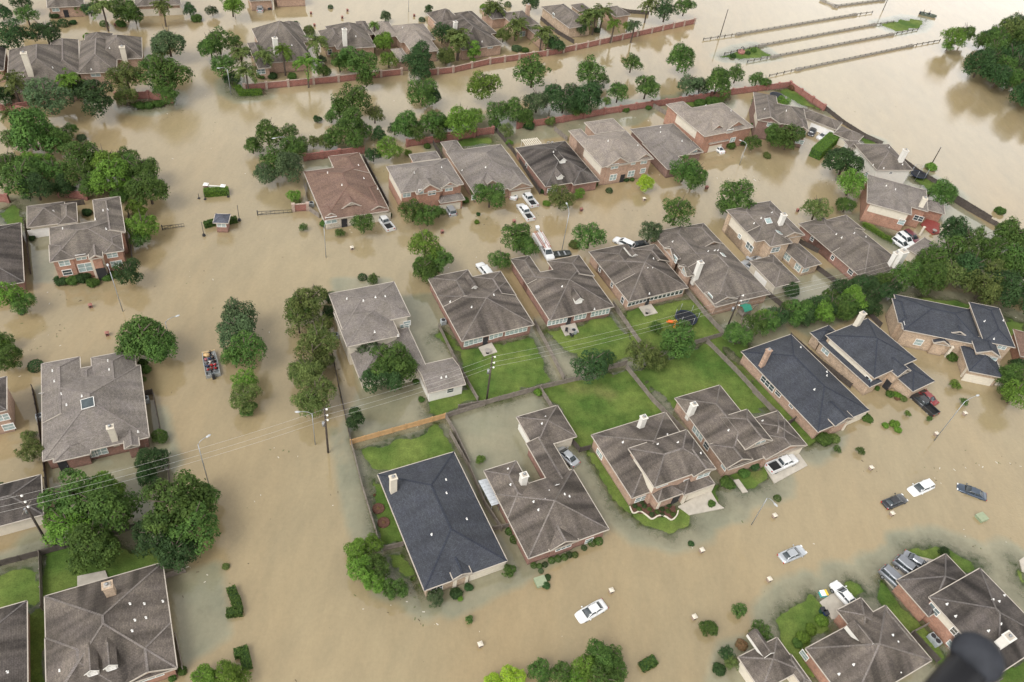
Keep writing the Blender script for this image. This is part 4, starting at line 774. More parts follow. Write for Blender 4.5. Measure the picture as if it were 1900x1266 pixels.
TREES = dict(
A=[(340,700,165,'g'),(690,700,140,'d'),(560,640,80,'d'),(900,560,130,'o','o'),(890,690,80,'o'),(1160,540,170,'m'),(1080,470,90,'m'),(1190,660,95,'m'),(1200,310,125,'g'),(1140,370,55,'b'),(330,240,105,'d'),(110,270,125,'d'),(190,110,85,'m'),(10,90,70,'d'),
 (90,570,70,'o','p'),(470,540,70,'b','p'),(20,690,80,'d'),(60,780,60,'o','p'),(230,950,180,'m'),(400,1000,110,'m'),(500,930,65,'m'),(130,1000,100,'m'),(580,985,40,'g','s'),(170,1170,105,'b'),(60,1180,110,'m'),(300,1170,90,'b'),
 (560,1130,150,'m'),(750,1160,130,'b'),(890,1130,90,'m'),(1040,1210,110,'m'),(960,1250,90,'m'),(725,50,75,'o','p'),(640,70,60,'d'),(560,70,45,'b'),(900,80,95,'m'),(960,120,60,'m'),(1145,20,60,'o','p'),(1350,70,50,'d'),(1510,80,45,'d'),(1650,45,90,'b'),
 (450,170,42,'d','l'),(740,172,32,'m','l'),(385,110,40,'d','s'),(1400,132,45,'m','s'),(520,160,28,'d','s'),(150,20,80,'d'),(830,40,60,'m'),(620,260,35,'b','s'),(860,170,40,'m','s'),(1060,750,40,'m','s'),(1130,740,40,'m','s'),(1000,750,40,'m','s'),(1190,700,35,'d','s')],
B=[(930,980,80,'m'),(1130,930,65,'m'),(1500,950,80,'m'),(1680,960,65,'m'),(700,1060,50,'m'),(100,300,115,'m'),(40,340,90,'m'),(220,300,50,'m'),(130,480,110,'m'),(190,560,60,'d'),(250,345,65,'o','p'),(290,490,65,'o','p'),(415,385,62,'o','p'),(560,365,55,'b','p'),(725,450,70,'b','p'),(800,285,70,'o','p'),(680,385,55,'b'),(840,500,60,'m'),(830,430,40,'g'),
 (1130,470,130,'m'),(1040,430,110,'m'),(960,450,80,'m'),(1150,560,75,'m'),(1270,290,78,'b'),(1310,430,70,'b'),(1530,420,125,'d'),(1540,510,80,'d'),(1720,400,68,'o'),(1690,240,85,'d'),(1800,270,75,'o','p'),(740,220,45,'o'),(1285,120,45,'g'),(1205,145,30,'b','p'),(1595,70,38,'d'),(1545,142,25,'d','l'),(895,52,20,'d','l'),(410,215,25,'m','s'),(650,170,30,'d','s'),
 (1050,730,145,'m'),(960,780,80,'m'),(1210,820,78,'o'),(1550,670,115,'m'),(1040,890,115,'m'),(900,840,50,'m'),(800,848,36,'d'),(600,940,75,'m','o'),(450,960,105,'m'),(340,1040,75,'m'),(620,1060,100,'m'),(500,1150,120,'m'),(590,1190,110,'g'),(430,1230,90,'g'),(690,1010,50,'m'),(770,1010,55,'o'),(860,1010,60,'o'),(1080,1000,80,'m'),(1240,960,60,'d'),(1350,920,60,'d'),
 (1430,890,105,'m'),(1310,1060,95,'b'),(1440,1090,35,'b'),(1620,880,95,'m'),(1720,890,60,'m'),(1800,860,75,'b'),(1200,1110,60,'d'),(400,540,40,'m','s'),(480,540,40,'d','s'),(620,545,40,'m','s'),(1580,1040,30,'m','s'),(1660,900,60,'o')],
C=[(820,640,80,'d'),(980,745,65,'m'),(1120,610,65,'d'),(640,800,65,'m'),(300,790,70,'b'),(350,590,115,'b'),(290,350,50,'b','c'),(100,380,72,'o'),(845,300,65,'d'),(690,500,135,'m'),(1080,500,115,'m'),(1170,540,50,'m'),(1360,430,78,'m'),(1690,400,100,'m'),(1460,600,95,'m'),(1270,630,85,'m'),(720,690,95,'g'),(900,690,105,'d'),(1050,680,115,'d'),(1190,690,38,'b'),(960,620,60,'d'),
 (560,750,90,'m'),(450,760,85,'m'),(200,830,115,'b'),(60,840,70,'m'),(510,890,60,'o'),(430,840,50,'m'),(1750,580,85,'g'),(810,820,40,'o'),(530,970,28,'b'),(490,240,60,'o'),(580,330,40,'g','s'),(640,340,30,'m','s'),(1020,200,48,'d'),(960,215,24,'d','l'),(1590,80,90,'d'),(1720,50,70,'m'),(1330,185,45,'b'),(1125,205,30,'g','s'),
 (430,20,60,'o','p'),(585,130,68,'o','p'),(760,200,65,'o','p'),(190,260,65,'o','p'),(1060,90,60,'o','p'),(1115,95,55,'o','p'),(1170,60,60,'o','p'),(1240,150,40,'b','p'),(1480,20,55,'o','p'),(1380,150,40,'g','p'),(360,50,35,'b','s'),(520,35,26,'m','l'),(680,20,60,'d'),(1320,745,30,'m','s'),(1475,733,25,'m','s'),(10,650,60,'d'),(660,850,50,'d','s')],
D=[(160,470,90,'m'),(265,425,62,'m'),(380,460,50,'m'),(430,470,40,'m'),(60,490,55,'g'),(1500,220,75,'b'),(1570,190,55,'m'),(1470,260,40,'b'),(360,815,55,'m'),(560,790,85,'m'),(490,770,80,'m'),(390,580,52,'g'),(530,580,45,'b'),(880,920,115,'d'),(920,1045,98,'b'),(890,1165,60,'m'),(720,1190,85,'o','o'),(270,1130,120,'m'),(200,1180,60,'m'),
 (1375,950,38,'b','s'),(1430,1100,80,'m'),(1765,1200,35,'m','s'),(30,990,70,'m'),(90,835,28,'m','s'),(220,820,45,'m','s'),(290,800,40,'d','s'),(370,725,40,'m','s'),(440,885,28,'o','s'),(580,500,25,'r','s'),(130,580,50,'m','s'),(60,590,40,'m','s'),(245,318,18,'d','l'),(330,303,16,'d','l'),(362,288,18,'m','l')],
E=[(380,70,110,'m'),(440,170,80,'d'),(260,50,90,'m'),(650,160,90,'m'),(870,40,100,'m'),(820,230,70,'m'),(200,60,110,'m'),(140,130,150,'m'),(250,180,120,'d'),(60,60,110,'m'),(560,90,110,'m'),(770,110,130,'b'),(960,80,110,'m'),(1030,200,140,'m'),(900,180,80,'b'),(950,330,75,'b'),(990,450,110,'b'),(970,530,75,'m'),(890,770,105,'d'),(70,930,120,'b'),(150,970,100,'m'),(30,1240,80,'m'),
 (430,815,58,'d','s'),(500,812,58,'m','s'),(570,802,58,'d','s'),(640,838,48,'m','s'),(740,800,38,'m','s'),(790,780,38,'m','s'),(600,350,40,'d','s'),(220,530,28,'d','s'),(150,1040,30,'g','s')],
I=[(1650,-50,140,'g'),(990,110,180,'m'),(1090,160,140,'m'),(900,180,100,'m'),(70,240,100,'m'),(20,160,60,'b'),(248,296,54,'d','l'),(1630,50,140,'g'),(1700,190,150,'m'),(1600,230,90,'m'),(1690,400,100,'b'),(1690,520,110,'o'),(1720,600,60,'m'),(1000,320,45,'m','s'),(985,270,38,'m','s'),(990,385,26,'o','s'),(215,880,100,'o'),(200,780,55,'o'),(1040,950,115,'d'),(1100,780,60,'m'),(1010,1050,90,'d'),(15,1130,40,'d')],
M=[(480,150,190,'m'),(640,220,190,'m'),(420,320,160,'b'),(560,440,150,'m'),(650,90,110,'b'),(1060,200,210,'m'),(1180,340,180,'m'),(960,380,150,'d'),(1070,470,130,'d'),(1230,170,110,'m'),(1240,1240,90,'b'),(1400,1240,110,'b'),(1110,1195,34,'m','s'),(1050,1240,28,'m','s'),(1375,560,26,'o','s')],
J=[(230,700,110,'o'),(330,420,80,'o'),(200,300,110,'m'),(330,620,70,'o'),(240,290,130,'o'),(180,400,100,'o','o'),(300,520,130,'o','o'),(270,600,120,'o','o'),(290,830,130,'o'),(240,900,110,'o','o'),(360,240,55,'d'),(370,330,50,'d'),(482,130,32,'d','p'),(575,115,30,'d','l'),(645,130,42,'m'),(610,530,100,'g','o'),(740,650,140,'m'),(690,740,120,'d'),(800,690,110,'m'),(960,70,85,'m'),(1050,30,85,'m'),(530,990,60,'d','c'),(940,870,25,'m','s'),(905,760,25,'m','s')],
F=[(1380,1030,140,'b'),(1480,1100,90,'b'),(1370,1160,90,'m'),(930,850,98,'m'),(1290,760,110,'m'),(1400,800,100,'m'),(1480,770,55,'m'),(755,920,42,'m','o'),(485,880,38,'m','o'),(640,850,42,'m','s'),(700,850,36,'m','s'),(420,650,60,'b'),(440,700,40,'o'),(1120,790,24,'d','s')],
G=[(400,670,112,'m'),(320,640,60,'m'),(880,690,98,'o'),(1005,660,45,'b'),(785,720,32,'b','s'),(1450,585,62,'y'),(1720,500,110,'m'),(1780,560,90,'m'),(1660,790,120,'m','o'),(1480,920,92,'g'),(1075,950,118,'m'),(975,1000,45,'o','s'),(570,960,120,'m'),(640,1010,90,'m'),(470,1110,80,'m'),(1185,572,26,'d','l'),(1207,636,26,'d','l'),(1108,592,24,'m','l'),(1270,560,24,'d','s'),(1320,560,24,'d','s'),(225,700,35,'m','s'),(320,795,18,'d','s'),(310,848,22,'b','s'),(1360,560,22,'m','s'),(760,640,28,'d','s')],
L=[(50,1000,120,'d','o'),(150,950,60,'d','o'),(380,930,110,'o','o'),(450,960,80,'o'),(590,860,125,'m'),(540,900,80,'m'),(455,760,48,'m'),(970,800,100,'m'),(1080,740,90,'m'),(1150,700,80,'b'),(1290,660,75,'m'),(1370,680,75,'d'),(1480,620,75,'m'),(620,770,70,'m')],
P=[(150,240,85,'d'),(270,215,85,'m'),(385,175,85,'d'),(490,170,85,'d'),(590,165,85,'m'),(700,165,80,'d'),(640,80,85,'d'),(785,190,60,'d'),(730,40,90,'d'),(880,40,80,'d'),(820,20,80,'m'),(500,110,60,'m'),(80,280,95,'m'),(210,230,75,'d'),(330,200,85,'m'),(440,210,85,'b'),(540,200,80,'m'),(640,130,90,'b'),(600,220,70,'m'),(740,120,85,'d'),(560,60,80,'d'),(680,50,85,'d'),(820,90,80,'d'),(1660,620,90,'m'),(1700,740,110,'b'),(1640,740,70,'m'),(1740,560,70,'d'),(1310,685,42,'b','o'),(1365,795,34,'m','o'),(1000,872,26,'b','o'),(1140,905,24,'m','o'),(540,1105,32,'m','o'),
 (690,1115,34,'m','o'),(735,900,42,'m','s'),(455,1035,60,'m','s'),(520,1030,45,'o','s'),(852,947,26,'b','s'),(915,940,38,'b','s'),(935,975,30,'b','s'),(1080,420,42,'d','s'),(1290,500,45,'m','s'),(880,740,32,'m','s'),(930,750,32,'b','s'),(970,770,30,'o','s'),(800,705,22,'m','s'),(930,770,20,'r','s'),(240,60,60,'d')],
N=[(210,740,90,'b'),(290,700,80,'b'),(230,850,100,'b'),(330,850,90,'m'),(310,940,80,'b'),(440,985,82,'m'),(1145,865,52,'m'),(690,1035,65,'g'),(820,1005,45,'d','s'),(845,1035,22,'b','s'),(897,965,32,'d','s'),(900,1168,32,'m'),(970,178,34,'b','o'),(1150,620,28,'m','l'),(1180,670,30,'m','l'),(1300,830,22,'m','l'),(1335,835,20,'m','l'),(1370,825,20,'d','l'),(1345,865,18,'g','l'),(1410,800,24,'m','l'),(1450,790,24,'m','l'),(1490,780,24,'m','l'),(1520,765,22,'d','l'),(1555,765,22,'m','l'),(1612,722,20,'d','l'),(1660,690,28,'m','l'),(1700,680,30,'m','l'),(1385,905,26,'d','s'),(1375,955,30,'d','s'),(315,395,10,'r','s'),(340,478,14,'r','s'),(372,565,14,'r','s')],
O=[(690,885,18,'d','l'),(715,905,18,'m','l'),(745,885,18,'d','l'),(775,905,16,'m','l'),(790,935,18,'d','l'),(820,920,18,'m','l'),(850,905,18,'d','l'),(885,915,18,'m','l'),(890,885,16,'d','l'),(915,935,18,'m','l'),(850,935,16,'d','l'),(730,865,15,'d','l'),(1230,745,48,'m','s'),(1260,765,25,'m','s'),(1527,838,24,'m','l'),(1020,1105,22,'d','s'),(1800,490,52,'m','s'),(1330,690,40,'m','s'),(1390,650,35,'d','s'),(120,215,30,'b','s'),(1140,870,28,'m','s')],
Q=[(225,850,52,'m'),(50,955,56,'m'),(350,975,68,'m'),(150,1100,50,'d'),(180,1160,50,'o'),(240,1050,40,'r','s'),(110,1190,45,'d','s'),(700,905,45,'b','s'),(640,960,40,'b','s'),(590,1005,45,'b','s'),(560,1040,35,'m','s'),(1410,520,38,'d'),(1870,1000,40,'m')],
X=[(1115,1222,34,'m'),(1088,1240,30,'b'),(1142,1248,28,'m'),(1135,1216,24,'m','o'),(1000,1250,26,'m'),(1040,1256,26,'m'),(1066,1262,24,'b'),(1115,1266,40,'m'),(945,1262,30,'y'),(915,1268,20,'y'),(1880,700,25,'m'),(1210,1230,10,'m','s'),(1165,900,8,'d','s')])
for r_, L_ in TREES.items():
    for t_ in L_: tree(r_, *t_)
def inside(p, poly):
    c = False; n = len(poly)
    for i in range(n):
        a, b = poly[i-1], poly[i]
        if (a[1] > p[1]) != (b[1] > p[1]) and p[0] < (b[0]-a[0])*(p[1]-a[1])/(b[1]-a[1])+a[0]: c = not c
    return c
def wood(reg, poly, step, R0, R1, mats):
    pl = [at(reg, q, 3) for q in poly]; xs = [q[0] for q in pl]; ys = [q[1] for q in pl]; y = min(ys); k = 0
    while y < max(ys):
        x = min(xs)+(k % 2)*step/2
        while x < max(xs):
            q = (x+rnd.uniform(-.3, .3)*step, y+rnd.uniform(-.3, .3)*step)
            if inside(q, pl): put_tree(q[0], q[1], rnd.uniform(R0, R1), rnd.choice(mats), rnd.choice('rro'), 1.25)
            x += step
        y += step*.87; k += 1
wood('D', [(1595,420),(1600,330),(1640,270),(1660,210),(1740,170),(1900,170),(2050,200),(2100,700),(1900,575),(1750,500)], 6.2, 2.6, 4.8, 'dmmgdo')
wood('X', [(1650,535),(1700,495),(1760,440),(1800,425),(1920,450),(1960,520),(1930,580),(1860,560),(1780,560),(1720,540)], 5.6, 2.6, 4.4, 'dmdogm')

def hedge(reg, pts, wd, ht, mat, desc, z0=0):
    W_ = [at(reg, q, ht*.7) for q in pts]; c = W_[0]; rs = np.random.RandomState(int(abs(c[0]*7+c[1]*3)) % 9999); C, Nn = [], []; core = MB()
    for i in range(len(W_)-1):
        a = np.array([W_[i][0]-c[0], W_[i][1]-c[1], 0]); b_ = np.array([W_[i+1][0]-c[0], W_[i+1][1]-c[1], 0]); d = b_-a; L = np.linalg.norm(d); d /= L; s_ = np.array([-d[1], d[0], 0])
        a = a-d*wd*.5*(i > 0); L += wd*.5*(i > 0); n = int(170*L*(wd+2*ht)/2.2)
        core.obox(a+d*L/2+np.array([0, 0, ht/2-.15]), d, L/2-.06, s_, wd/2-.1, (0, 0, 1), ht/2+.08)
        for k in range(n):
            f = rs.rand()*(wd+2*ht); t = rs.rand()*L
            if f < wd: C.append(a+d*t+s_*(f-wd/2)+[0, 0, ht+rs.normal(0, .04)]); Nn.append([0, 0, 1.])
            else:
                sg = 1 if f-wd < ht else -1; C.append(a+d*t+s_*sg*(wd/2+rs.normal(0, .04))+[0, 0, rs.rand()*ht]); Nn.append(s_*sg)
        for e_, sg in ((0, -1), (L, 1)):
            for k in range(int(40*wd*ht)): C.append(a+d*(e_+rs.normal(0, .04))+s_*(rs.rand()-.5)*wd+[0, 0, rs.rand()*ht]); Nn.append(d*sg)
    o = empty('hedge', (c[0], c[1], z0)); me = leaf_mesh('foliage', C, Nn, .11, rs, LM[mat]); f = link_mesh('foliage', me, o); core.build('branches', [LM['d']], o)
    auto(o, desc, 'hedge', (W_[0][0]+W_[-1][0])/2, (W_[0][1]+W_[-1][1])/2, 'clipped hedges'); return o
hedge('R', [(347,135),(378,215),(385,255),(325,262)], 1.1, .9, 'm', 'L-shaped clipped hedge in open water')
hedge('R', [(365,470),(412,455),(432,545)], 1.1, .9, 'm', 'hooked clipped hedge partly under tree')
hedge('E', [(1408,208),(1578,196)], 1.7, 1.3, 'b', 'long box hedge before the white sign')
hedge('E', [(1410,432),(1485,412)], 1.0, 1.2, 'm', 'short hedge beside the guard hut')
hedge('E', [(1572,405),(1636,392)], 1.0, 1.2, 'm', 'short hedge beside the guard hut')
hedge('X', [(1190,1238),(1216,1223)], 1.3, .8, 'm', 'small oval hedge in the bottom channel')
hedge('H', [(948,432),(1048,340)], 3.0, 2.4, 'b', 'tall thick clipped hedge')
hedge('B', [(232,612),(262,655),(405,648)], 1.4, 1.2, 'b', 'bright corner hedge at wall end')
hedge('H', [(1215,830),(1330,900),(1465,962)], .9, .7, 'b', 'narrow low hedge along the fence')
# ============================================================ fences and walls
def wpts(reg, pts, h): return [np.array(at(reg, q, h)) for q in pts]
FM = dict(old=WOODG, new=WOODN, dark=plain('dark_wood', (.085, .07, .06), .9, .3, 1.5))
def fence(reg, pts, kind='old', top=1.25):
    W_ = wpts(reg, pts, top); c = W_[0]; m_ = MB(); posts = []; r_ = random.Random(int(c[0]*10))
    for i in range(len(W_)-1):
        a, b_ = W_[i]-c, W_[i+1]-c; L = np.linalg.norm(b_-a); d = (b_-a)/L; s_ = np.array([-d[1], d[0]]); n = max(2, int(L/.19)); ang = math.atan2(d[1], d[0])
        for k in range(n):
            q = a+d*(k+.5)*L/n; hh = top+r_.uniform(-.03, .03)
            m_.obox((q[0]+s_[0]*.03, q[1]+s_[1]*.03, (hh-.9)/2), (d[0], d[1], 0), L/n/2-.008, (s_[0], s_[1], 0), .012+r_.uniform(0, .008), (0, 0, 1), (hh+.9)/2)
        for z in (top-.18, top-1.0): m_.beam((a[0], a[1], z), (b_[0], b_[1], z), .05, .09)
        np_ = max(1, int(round(L/2.4)))
        for k in range(np_+(i == len(W_)-2)): posts.append((a+d*k*L/np_, ang))
    o = empty('wood_fence', (c[0], c[1], 0)); m_.build('board_panel', [FM[kind]], o)
    pm = MB(); pm.box(-.06, .06, -.06, .06, -.9, top+.1); me = pm.mesh('post', [FM[kind]])
    for q, an_ in posts: link_mesh('post', me, o, (q[0], q[1], 0), an_)
    mid = (W_[0]+W_[-1])/2; auto(o, dict(old='weathered grey board fence', new='new orange cedar fence', dark='dark board fence')[kind], 'fence', mid[0], mid[1], 'wooden yard fences'); return o
for f_ in [('J',[(500,1120),(1088,957)],'new'),('N',[(168,45),(240,330),(350,690)]),('N',[(782,-10),(900,200),(1000,430),(1105,590)]),('N',[(1035,592),(1150,568)]),('N',[(372,712),(495,682)]),('J',[(385,560),(425,760),(503,1115)],'dark'),
 ('J',[(1048,400),(1160,630),(1290,855)]),('J',[(1092,957),(1333,880)]),('J',[(1092,960),(1150,1060),(1240,1250)]),('K',[(250,1235),(420,1205),(790,1105),(1040,1045)]),('K',[(785,1115),(880,1260)]),('K',[(745,675),(830,830),(940,1045)]),
 ('K',[(1262,560),(1440,815)]),('K',[(1235,975),(1350,945)]),('O',[(645,52),(800,245),(985,430)]),('L',[(648,512),(760,650),(885,785)]),('L',[(700,838),(870,788)]),('L',[(778,828),(950,1000),(1190,1260)]),('L',[(1150,530),(1262,622)],'dark'),
 ('H',[(950,1055),(1065,1140)],'dark'),('H',[(860,915),(965,970)],'dark'),('P',[(240,345),(440,520),(640,675)],'dark'),('P',[(735,180),(835,280)],'dark'),('P',[(0,705),(150,850)]),('P',[(210,925),(290,880)]),
 ('D',[(770,598),(880,685),(1000,760),(1100,805)],'dark'),('D',[(1220,900),(1300,960),(1420,1030),(1530,1115),(1720,1230)],'dark'),('H',[(1690,660),(1809,735),(2110,900)],'dark'),
 ('G',[(1505,40),(1700,160),(1770,240)]),('G',[(840,200),(925,270)]),('G',[(440,205),(560,350),(740,630)],'dark'),('F',[(922,335),(1010,500),(1110,690)],'dark'),('F',[(490,530),(520,720),(600,775)]),('F',[(1440,240),(1500,340),(1530,420)],'dark'),
 ('I',[(213,425),(250,620),(310,1100)],'dark'),('I',[(975,470),(1048,455),(1100,715)],'dark'),('I',[(1148,870),(1163,1090)],'dark'),('E',[(163,395),(200,740)],'dark'),('M',[(265,20),(318,420)],'dark'),
 ('M',[(-20,530),(230,465),(380,425),(700,335),(880,285)],'dark'),('M',[(232,470),(243,800)]),('M',[(1000,605),(1120,570)]),('M',[(1062,965),(1105,1170)]),('Q',[(1240,970),(1390,1130)],'dark'),('Q',[(1228,972),(1322,922)]),('Q',[(1745,1245),(1690,1266)]),
 ('C',[(745,110),(850,200),(970,270)],'dark'),('C',[(1225,40),(1340,65),(1480,75)],'dark'),('K',[(-30,1000),(60,990)],'dark'),('E',[(280,300),(575,262)],'dark'),('E',[(880,330),(905,640)],'dark'),('H',[(1480,640),(1590,655)],'dark'),('O',[(320,480),(370,540),(430,525)],'dark'),('O',[(1590,400),(1650,350)],'dark')]: fence(*f_)
BW = brickmat('wall_red', (.27, .085, .065)); BW2 = brickmat('wall_pale', (.42, .31, .25))
def brick_wall(reg, pts, pale=False, top=1.7, sp=5.2):
    W_ = wpts(reg, pts, top); c = W_[0]; m_ = MB(); pil = []
    for i in range(len(W_)-1):
        a, b_ = W_[i]-c, W_[i+1]-c; L = np.linalg.norm(b_-a); d = (b_-a)/L; s_ = np.array([-d[1], d[0]]); mid = (a+b_)/2
        m_.obox((*mid, (top-1)/2), (*d, 0), L/2, (*s_, 0), .12, (0, 0, 1), (top+1)/2, 0); m_.obox((*mid, top+.035), (*d, 0), L/2, (*s_, 0), .17, (0, 0, 1), .04, 1)
        n = max(1, int(round(L/sp)))
        for k in range(n+(i == len(W_)-2)): pil.append((a+d*k*L/n, math.atan2(d[1], d[0])))
    o = empty('brick_wall', (c[0], c[1], 0)); m_.build('wall_panel', [BW, BW2 if pale else BW], o)
    pm = MB(); pm.box(-.3, .3, -.3, .3, -1, top+.18, 0); pm.box(-.36, .36, -.36, .36, top+.18, top+.27, 1); me = pm.mesh('pillar', [BW2 if pale else BW, BW2 if pale else BW])
    for q, an_ in pil: link_mesh('pillar', me, o, (q[0], q[1], 0), an_)
    mid = (W_[0]+W_[-1])/2; auto(o, 'red brick wall with %s pillars' % ('pale' if pale else 'brick'), 'wall', mid[0], mid[1], 'brick boundary walls')
brick_wall('B', [(278,602),(590,574),(950,541),(1400,491)], True); brick_wall('C', [(-60,478),(150,455),(400,398),(790,342),(900,322)], True); brick_wall('C', [(900,322),(1300,235),(1500,190),(1790,128)], True)
brick_wall('F', [(495,342),(750,310),(925,288)]); brick_wall('F', [(1250,240),(1500,205),(1741,172)]); brick_wall('G', [(40,252),(210,232),(420,207)]); brick_wall('C', [(590,832),(900,790),(1180,738),(1500,688)])
brick_wall('C', [(1500,688),(1880,640)]); brick_wall('D', [(0,548),(250,508),(575,466),(770,598)], sp=4.2); brick_wall('A', [(70,742),(215,775)]); brick_wall('A', [(820,665),(1050,655),(1215,690)]); brick_wall('E', [(-60,225),(40,232)]); brick_wall('E', [(400,195),(585,215)]); brick_wall('F', [(410,712),(515,705)], True, sp=2.5); brick_wall('X', [(0,196),(62,188)])
# ------------------------------------------------------------ bridge railings across the flooded creek
RAILC = plain('rail_concrete', (.26, .235, .20), .9, .2)
for pts, lb in (([(80,218),(280,188),(940,78),(1040,65)],'northernmost bridge railing nearest the top edge'), ([(200,300),(410,252),(1050,135),(1160,120)],'bridge railing running from flower island to green island'), ([(330,345),(480,315),(1150,190),(1300,160)],'bridge railing passing below the green island'), ([(455,425),(620,388),(1260,255),(1425,225)],'southernmost long bridge railing above the muddy lake'), ([(760,0),(830,30),(1100,-5)],'bent brown railing at the top edge of the photo')):
    W_ = wpts('D', pts, .7); c = W_[0]; o = empty('bridge_railing', (c[0], c[1], 0), 0, 'low grey '+lb, 'railing', 'bridge railings'); m_ = MB(); pm = MB(); pm.box(-.09, .09, -.09, .09, -1, .85); me = pm.mesh('post', [DARKM])
    for i in range(len(W_)-1):
        a, b_ = W_[i]-c, W_[i+1]-c; L = np.linalg.norm(b_-a); d = (b_-a)/L; s_ = np.array([-d[1], d[0]]); thick = (i == 1 or len(pts) == 3)
        if thick:
            m_.obox((*((a+b_)/2), -.25), (*d, 0), L/2, (*s_, 0), .2, (0, 0, 1), .72); m_.obox((*((a+b_)/2), .78), (*d, 0), L/2, (*s_, 0), .07, (0, 0, 1), .05)
            for e_ in (a, b_): m_.obox((*e_, 0), (*d, 0), 1.1, (*s_, 0), .45, (0, 0, 1), .75)
        else: m_.beam((*a, .5), (*b_, .5), .08, .28)
        n = max(1, int(L/2.6))
        for k in range(n+1): q = a+d*k*L/n; link_mesh('post', me, o, (q[0], q[1], 0), math.atan2(d[1], d[0]))
    m_.build('rail', [RAILC], o)
# ------------------------------------------------------------ street lamps, utility poles, wires
def hgt(base, top):
    g = np.array(at('X', base, 0)); d = ray(*top); return CAMH+float(g@d[:2])/float(d[:2]@d[:2])*d[2]
for base, top, head in [((388,900),(367,825),(383,812)),((585,825),(578,768),(556,765)),((605,478),(602,424),(604,414)),((1042,467),(1054,395),(1052,380)),((228,578),(204,505),(202,498)),((318,640),(311,597),(326,588)),((1733,818),(1808,722),(1827,729)),((1394,974),(1426,926),(1436,934)),
                        ((1549,335),(1562,295),(1553,289)),((1372,306),(1384,268),(1376,262)),((429,177),(420,129),(408,127)),((437,34),(434,0),(424,-3)),((253,44),(247,9),(240,6)),((758,22),(757,-20),(750,-22)),((536,292),(530,262),(478,262))]:
    X, Y = at('X', base, 0); h = max(5, min(10.5, hgt(base, top))); q = at('X', head, h+.3); dx, dy = q[0]-X, q[1]-Y; L = math.hypot(dx, dy); L2 = min(max(L, 1.2), 2.6); dx, dy = dx/L*L2, dy/L*L2
    o = empty('street_lamp', (X, Y, 0)); m_ = MB(); m_.tube([(0, 0, -1), (0, 0, h*.5), (0, 0, h)], [.085, .07, .055], 8); m_.build('pole', [METAL], o)
    m_ = MB(); m_.tube([(0, 0, h-.1), (dx*.3, dy*.3, h+.35), (dx*.7, dy*.7, h+.45), (dx, dy, h+.4)], .045, 6); m_.build('arm', [METAL], o)
    m_ = MB(); u_ = Vector((dx, dy, 0)).normalized(); v_ = Vector((-u_.y, u_.x, 0)); cc_ = Vector((dx, dy, h+.36)); m_.loft([[cc_+u_*a_+v_*w_*math.cos(k*math.pi/4)+Vector((0, 0, .09*math.sin(k*math.pi/4)*(w_/.2))) for k in range(8)] for a_, w_ in ((-.1, .06), (.1, .18), (.45, .2), (.7, .08))]); m_.build('lamp_head', [plain('lamp_grey', (.42, .43, .43), .5)], o)
    auto(o, 'grey street lamp with curved arm', 'street lamp', X, Y, 'street lamps', h)
POLES = [((88,1008),(33,918)),((609,840),(600,757)),((903,742),(915,660)),((1349,608),(1371,545)),((1760,482),(1779,440))]
PW = []
lb = ['leaning dark utility pole beside the cream garage at lower left','grey utility pole rising from brown channel below the olive trees','dark utility pole standing in the green yard at centre','utility pole beside the green-roofed play tower','utility pole among dark trees behind the hip-roofed garage']
for (bs, tp), l_ in zip(POLES, lb):
    X, Y = at('X', bs, 0); h = min(12.2, hgt(bs, tp)); PW.append((X, Y, h)); o = empty('utility_pole', (X, Y, 0), 0, l_, 'utility pole', 'utility poles carrying the wires')
    m_ = MB(); m_.tube([(0, 0, -1), (0, 0, h*.5), (0, 0, h)], [.17, .15, .11], 10); m_.build('pole', [plain('pole_wood', (.07, .055, .045), .9, .25)], o)
    for k, dz in enumerate((.15, 1.5, 2.6)):
        m_ = MB(); m_.tube([(.1, -.05, h-dz), (.42, -.16, h-dz+.05)], .04, 6); m_.tube([(.42, -.16, h-dz-.02), (.42, -.16, h-dz+.12), (.42, -.16, h-dz+.3)], [.14, .16, .05], 8); m_.build('insulator', [WHITE], o)
    m_ = MB(); m_.tube([(-.35, 0, h-4.3), (-.35, 0, h-3.4)], .2, 10); m_.box(-.3, -.05, -.05, .05, h-4, h-3.9); m_.build('transformer', [METAL], o)
    m_ = MB(); m_.box(-.02, .05, -1.0, 1.0, h-3.05, h-2.9); m_.build('crossarm', [WOODG], o)
for bs, tp, l_ in [((1336,67),(1348,17),'thin dark pole in the water below the top bridge railing'),((1638,20),(1645,-12),'thin pole cut by the top edge above the railings'),((1730,302),(1747,274),'vine-covered pole beyond the long dark fence')]:
    X, Y = at('X', bs, 0); h = min(11, hgt(bs, tp)); o = empty('utility_pole', (X, Y, 0), 0, l_, 'utility pole', 'bare poles in the flood'); m_ = MB(); m_.tube([(0, 0, -1), (0, 0, h)], [.16, .11], 8); m_.build('pole', [plain('pole_wood', (.07, .055, .045))], o); m_ = MB(); m_.tube([(0, 0, h), (0, 0, h+.15)], [.13, .06], 8); m_.build('pole_cap', [METAL], o)
P0 = at('X', (-80,950), 10); PW2 = [(P0[0], P0[1], 11)]+PW+[(PW[-1][0]+38, PW[-1][1]+22, 11)]
WIRE = plain('wire_aluminium', (.5, .48, .44), .4, .05, metal=.3)
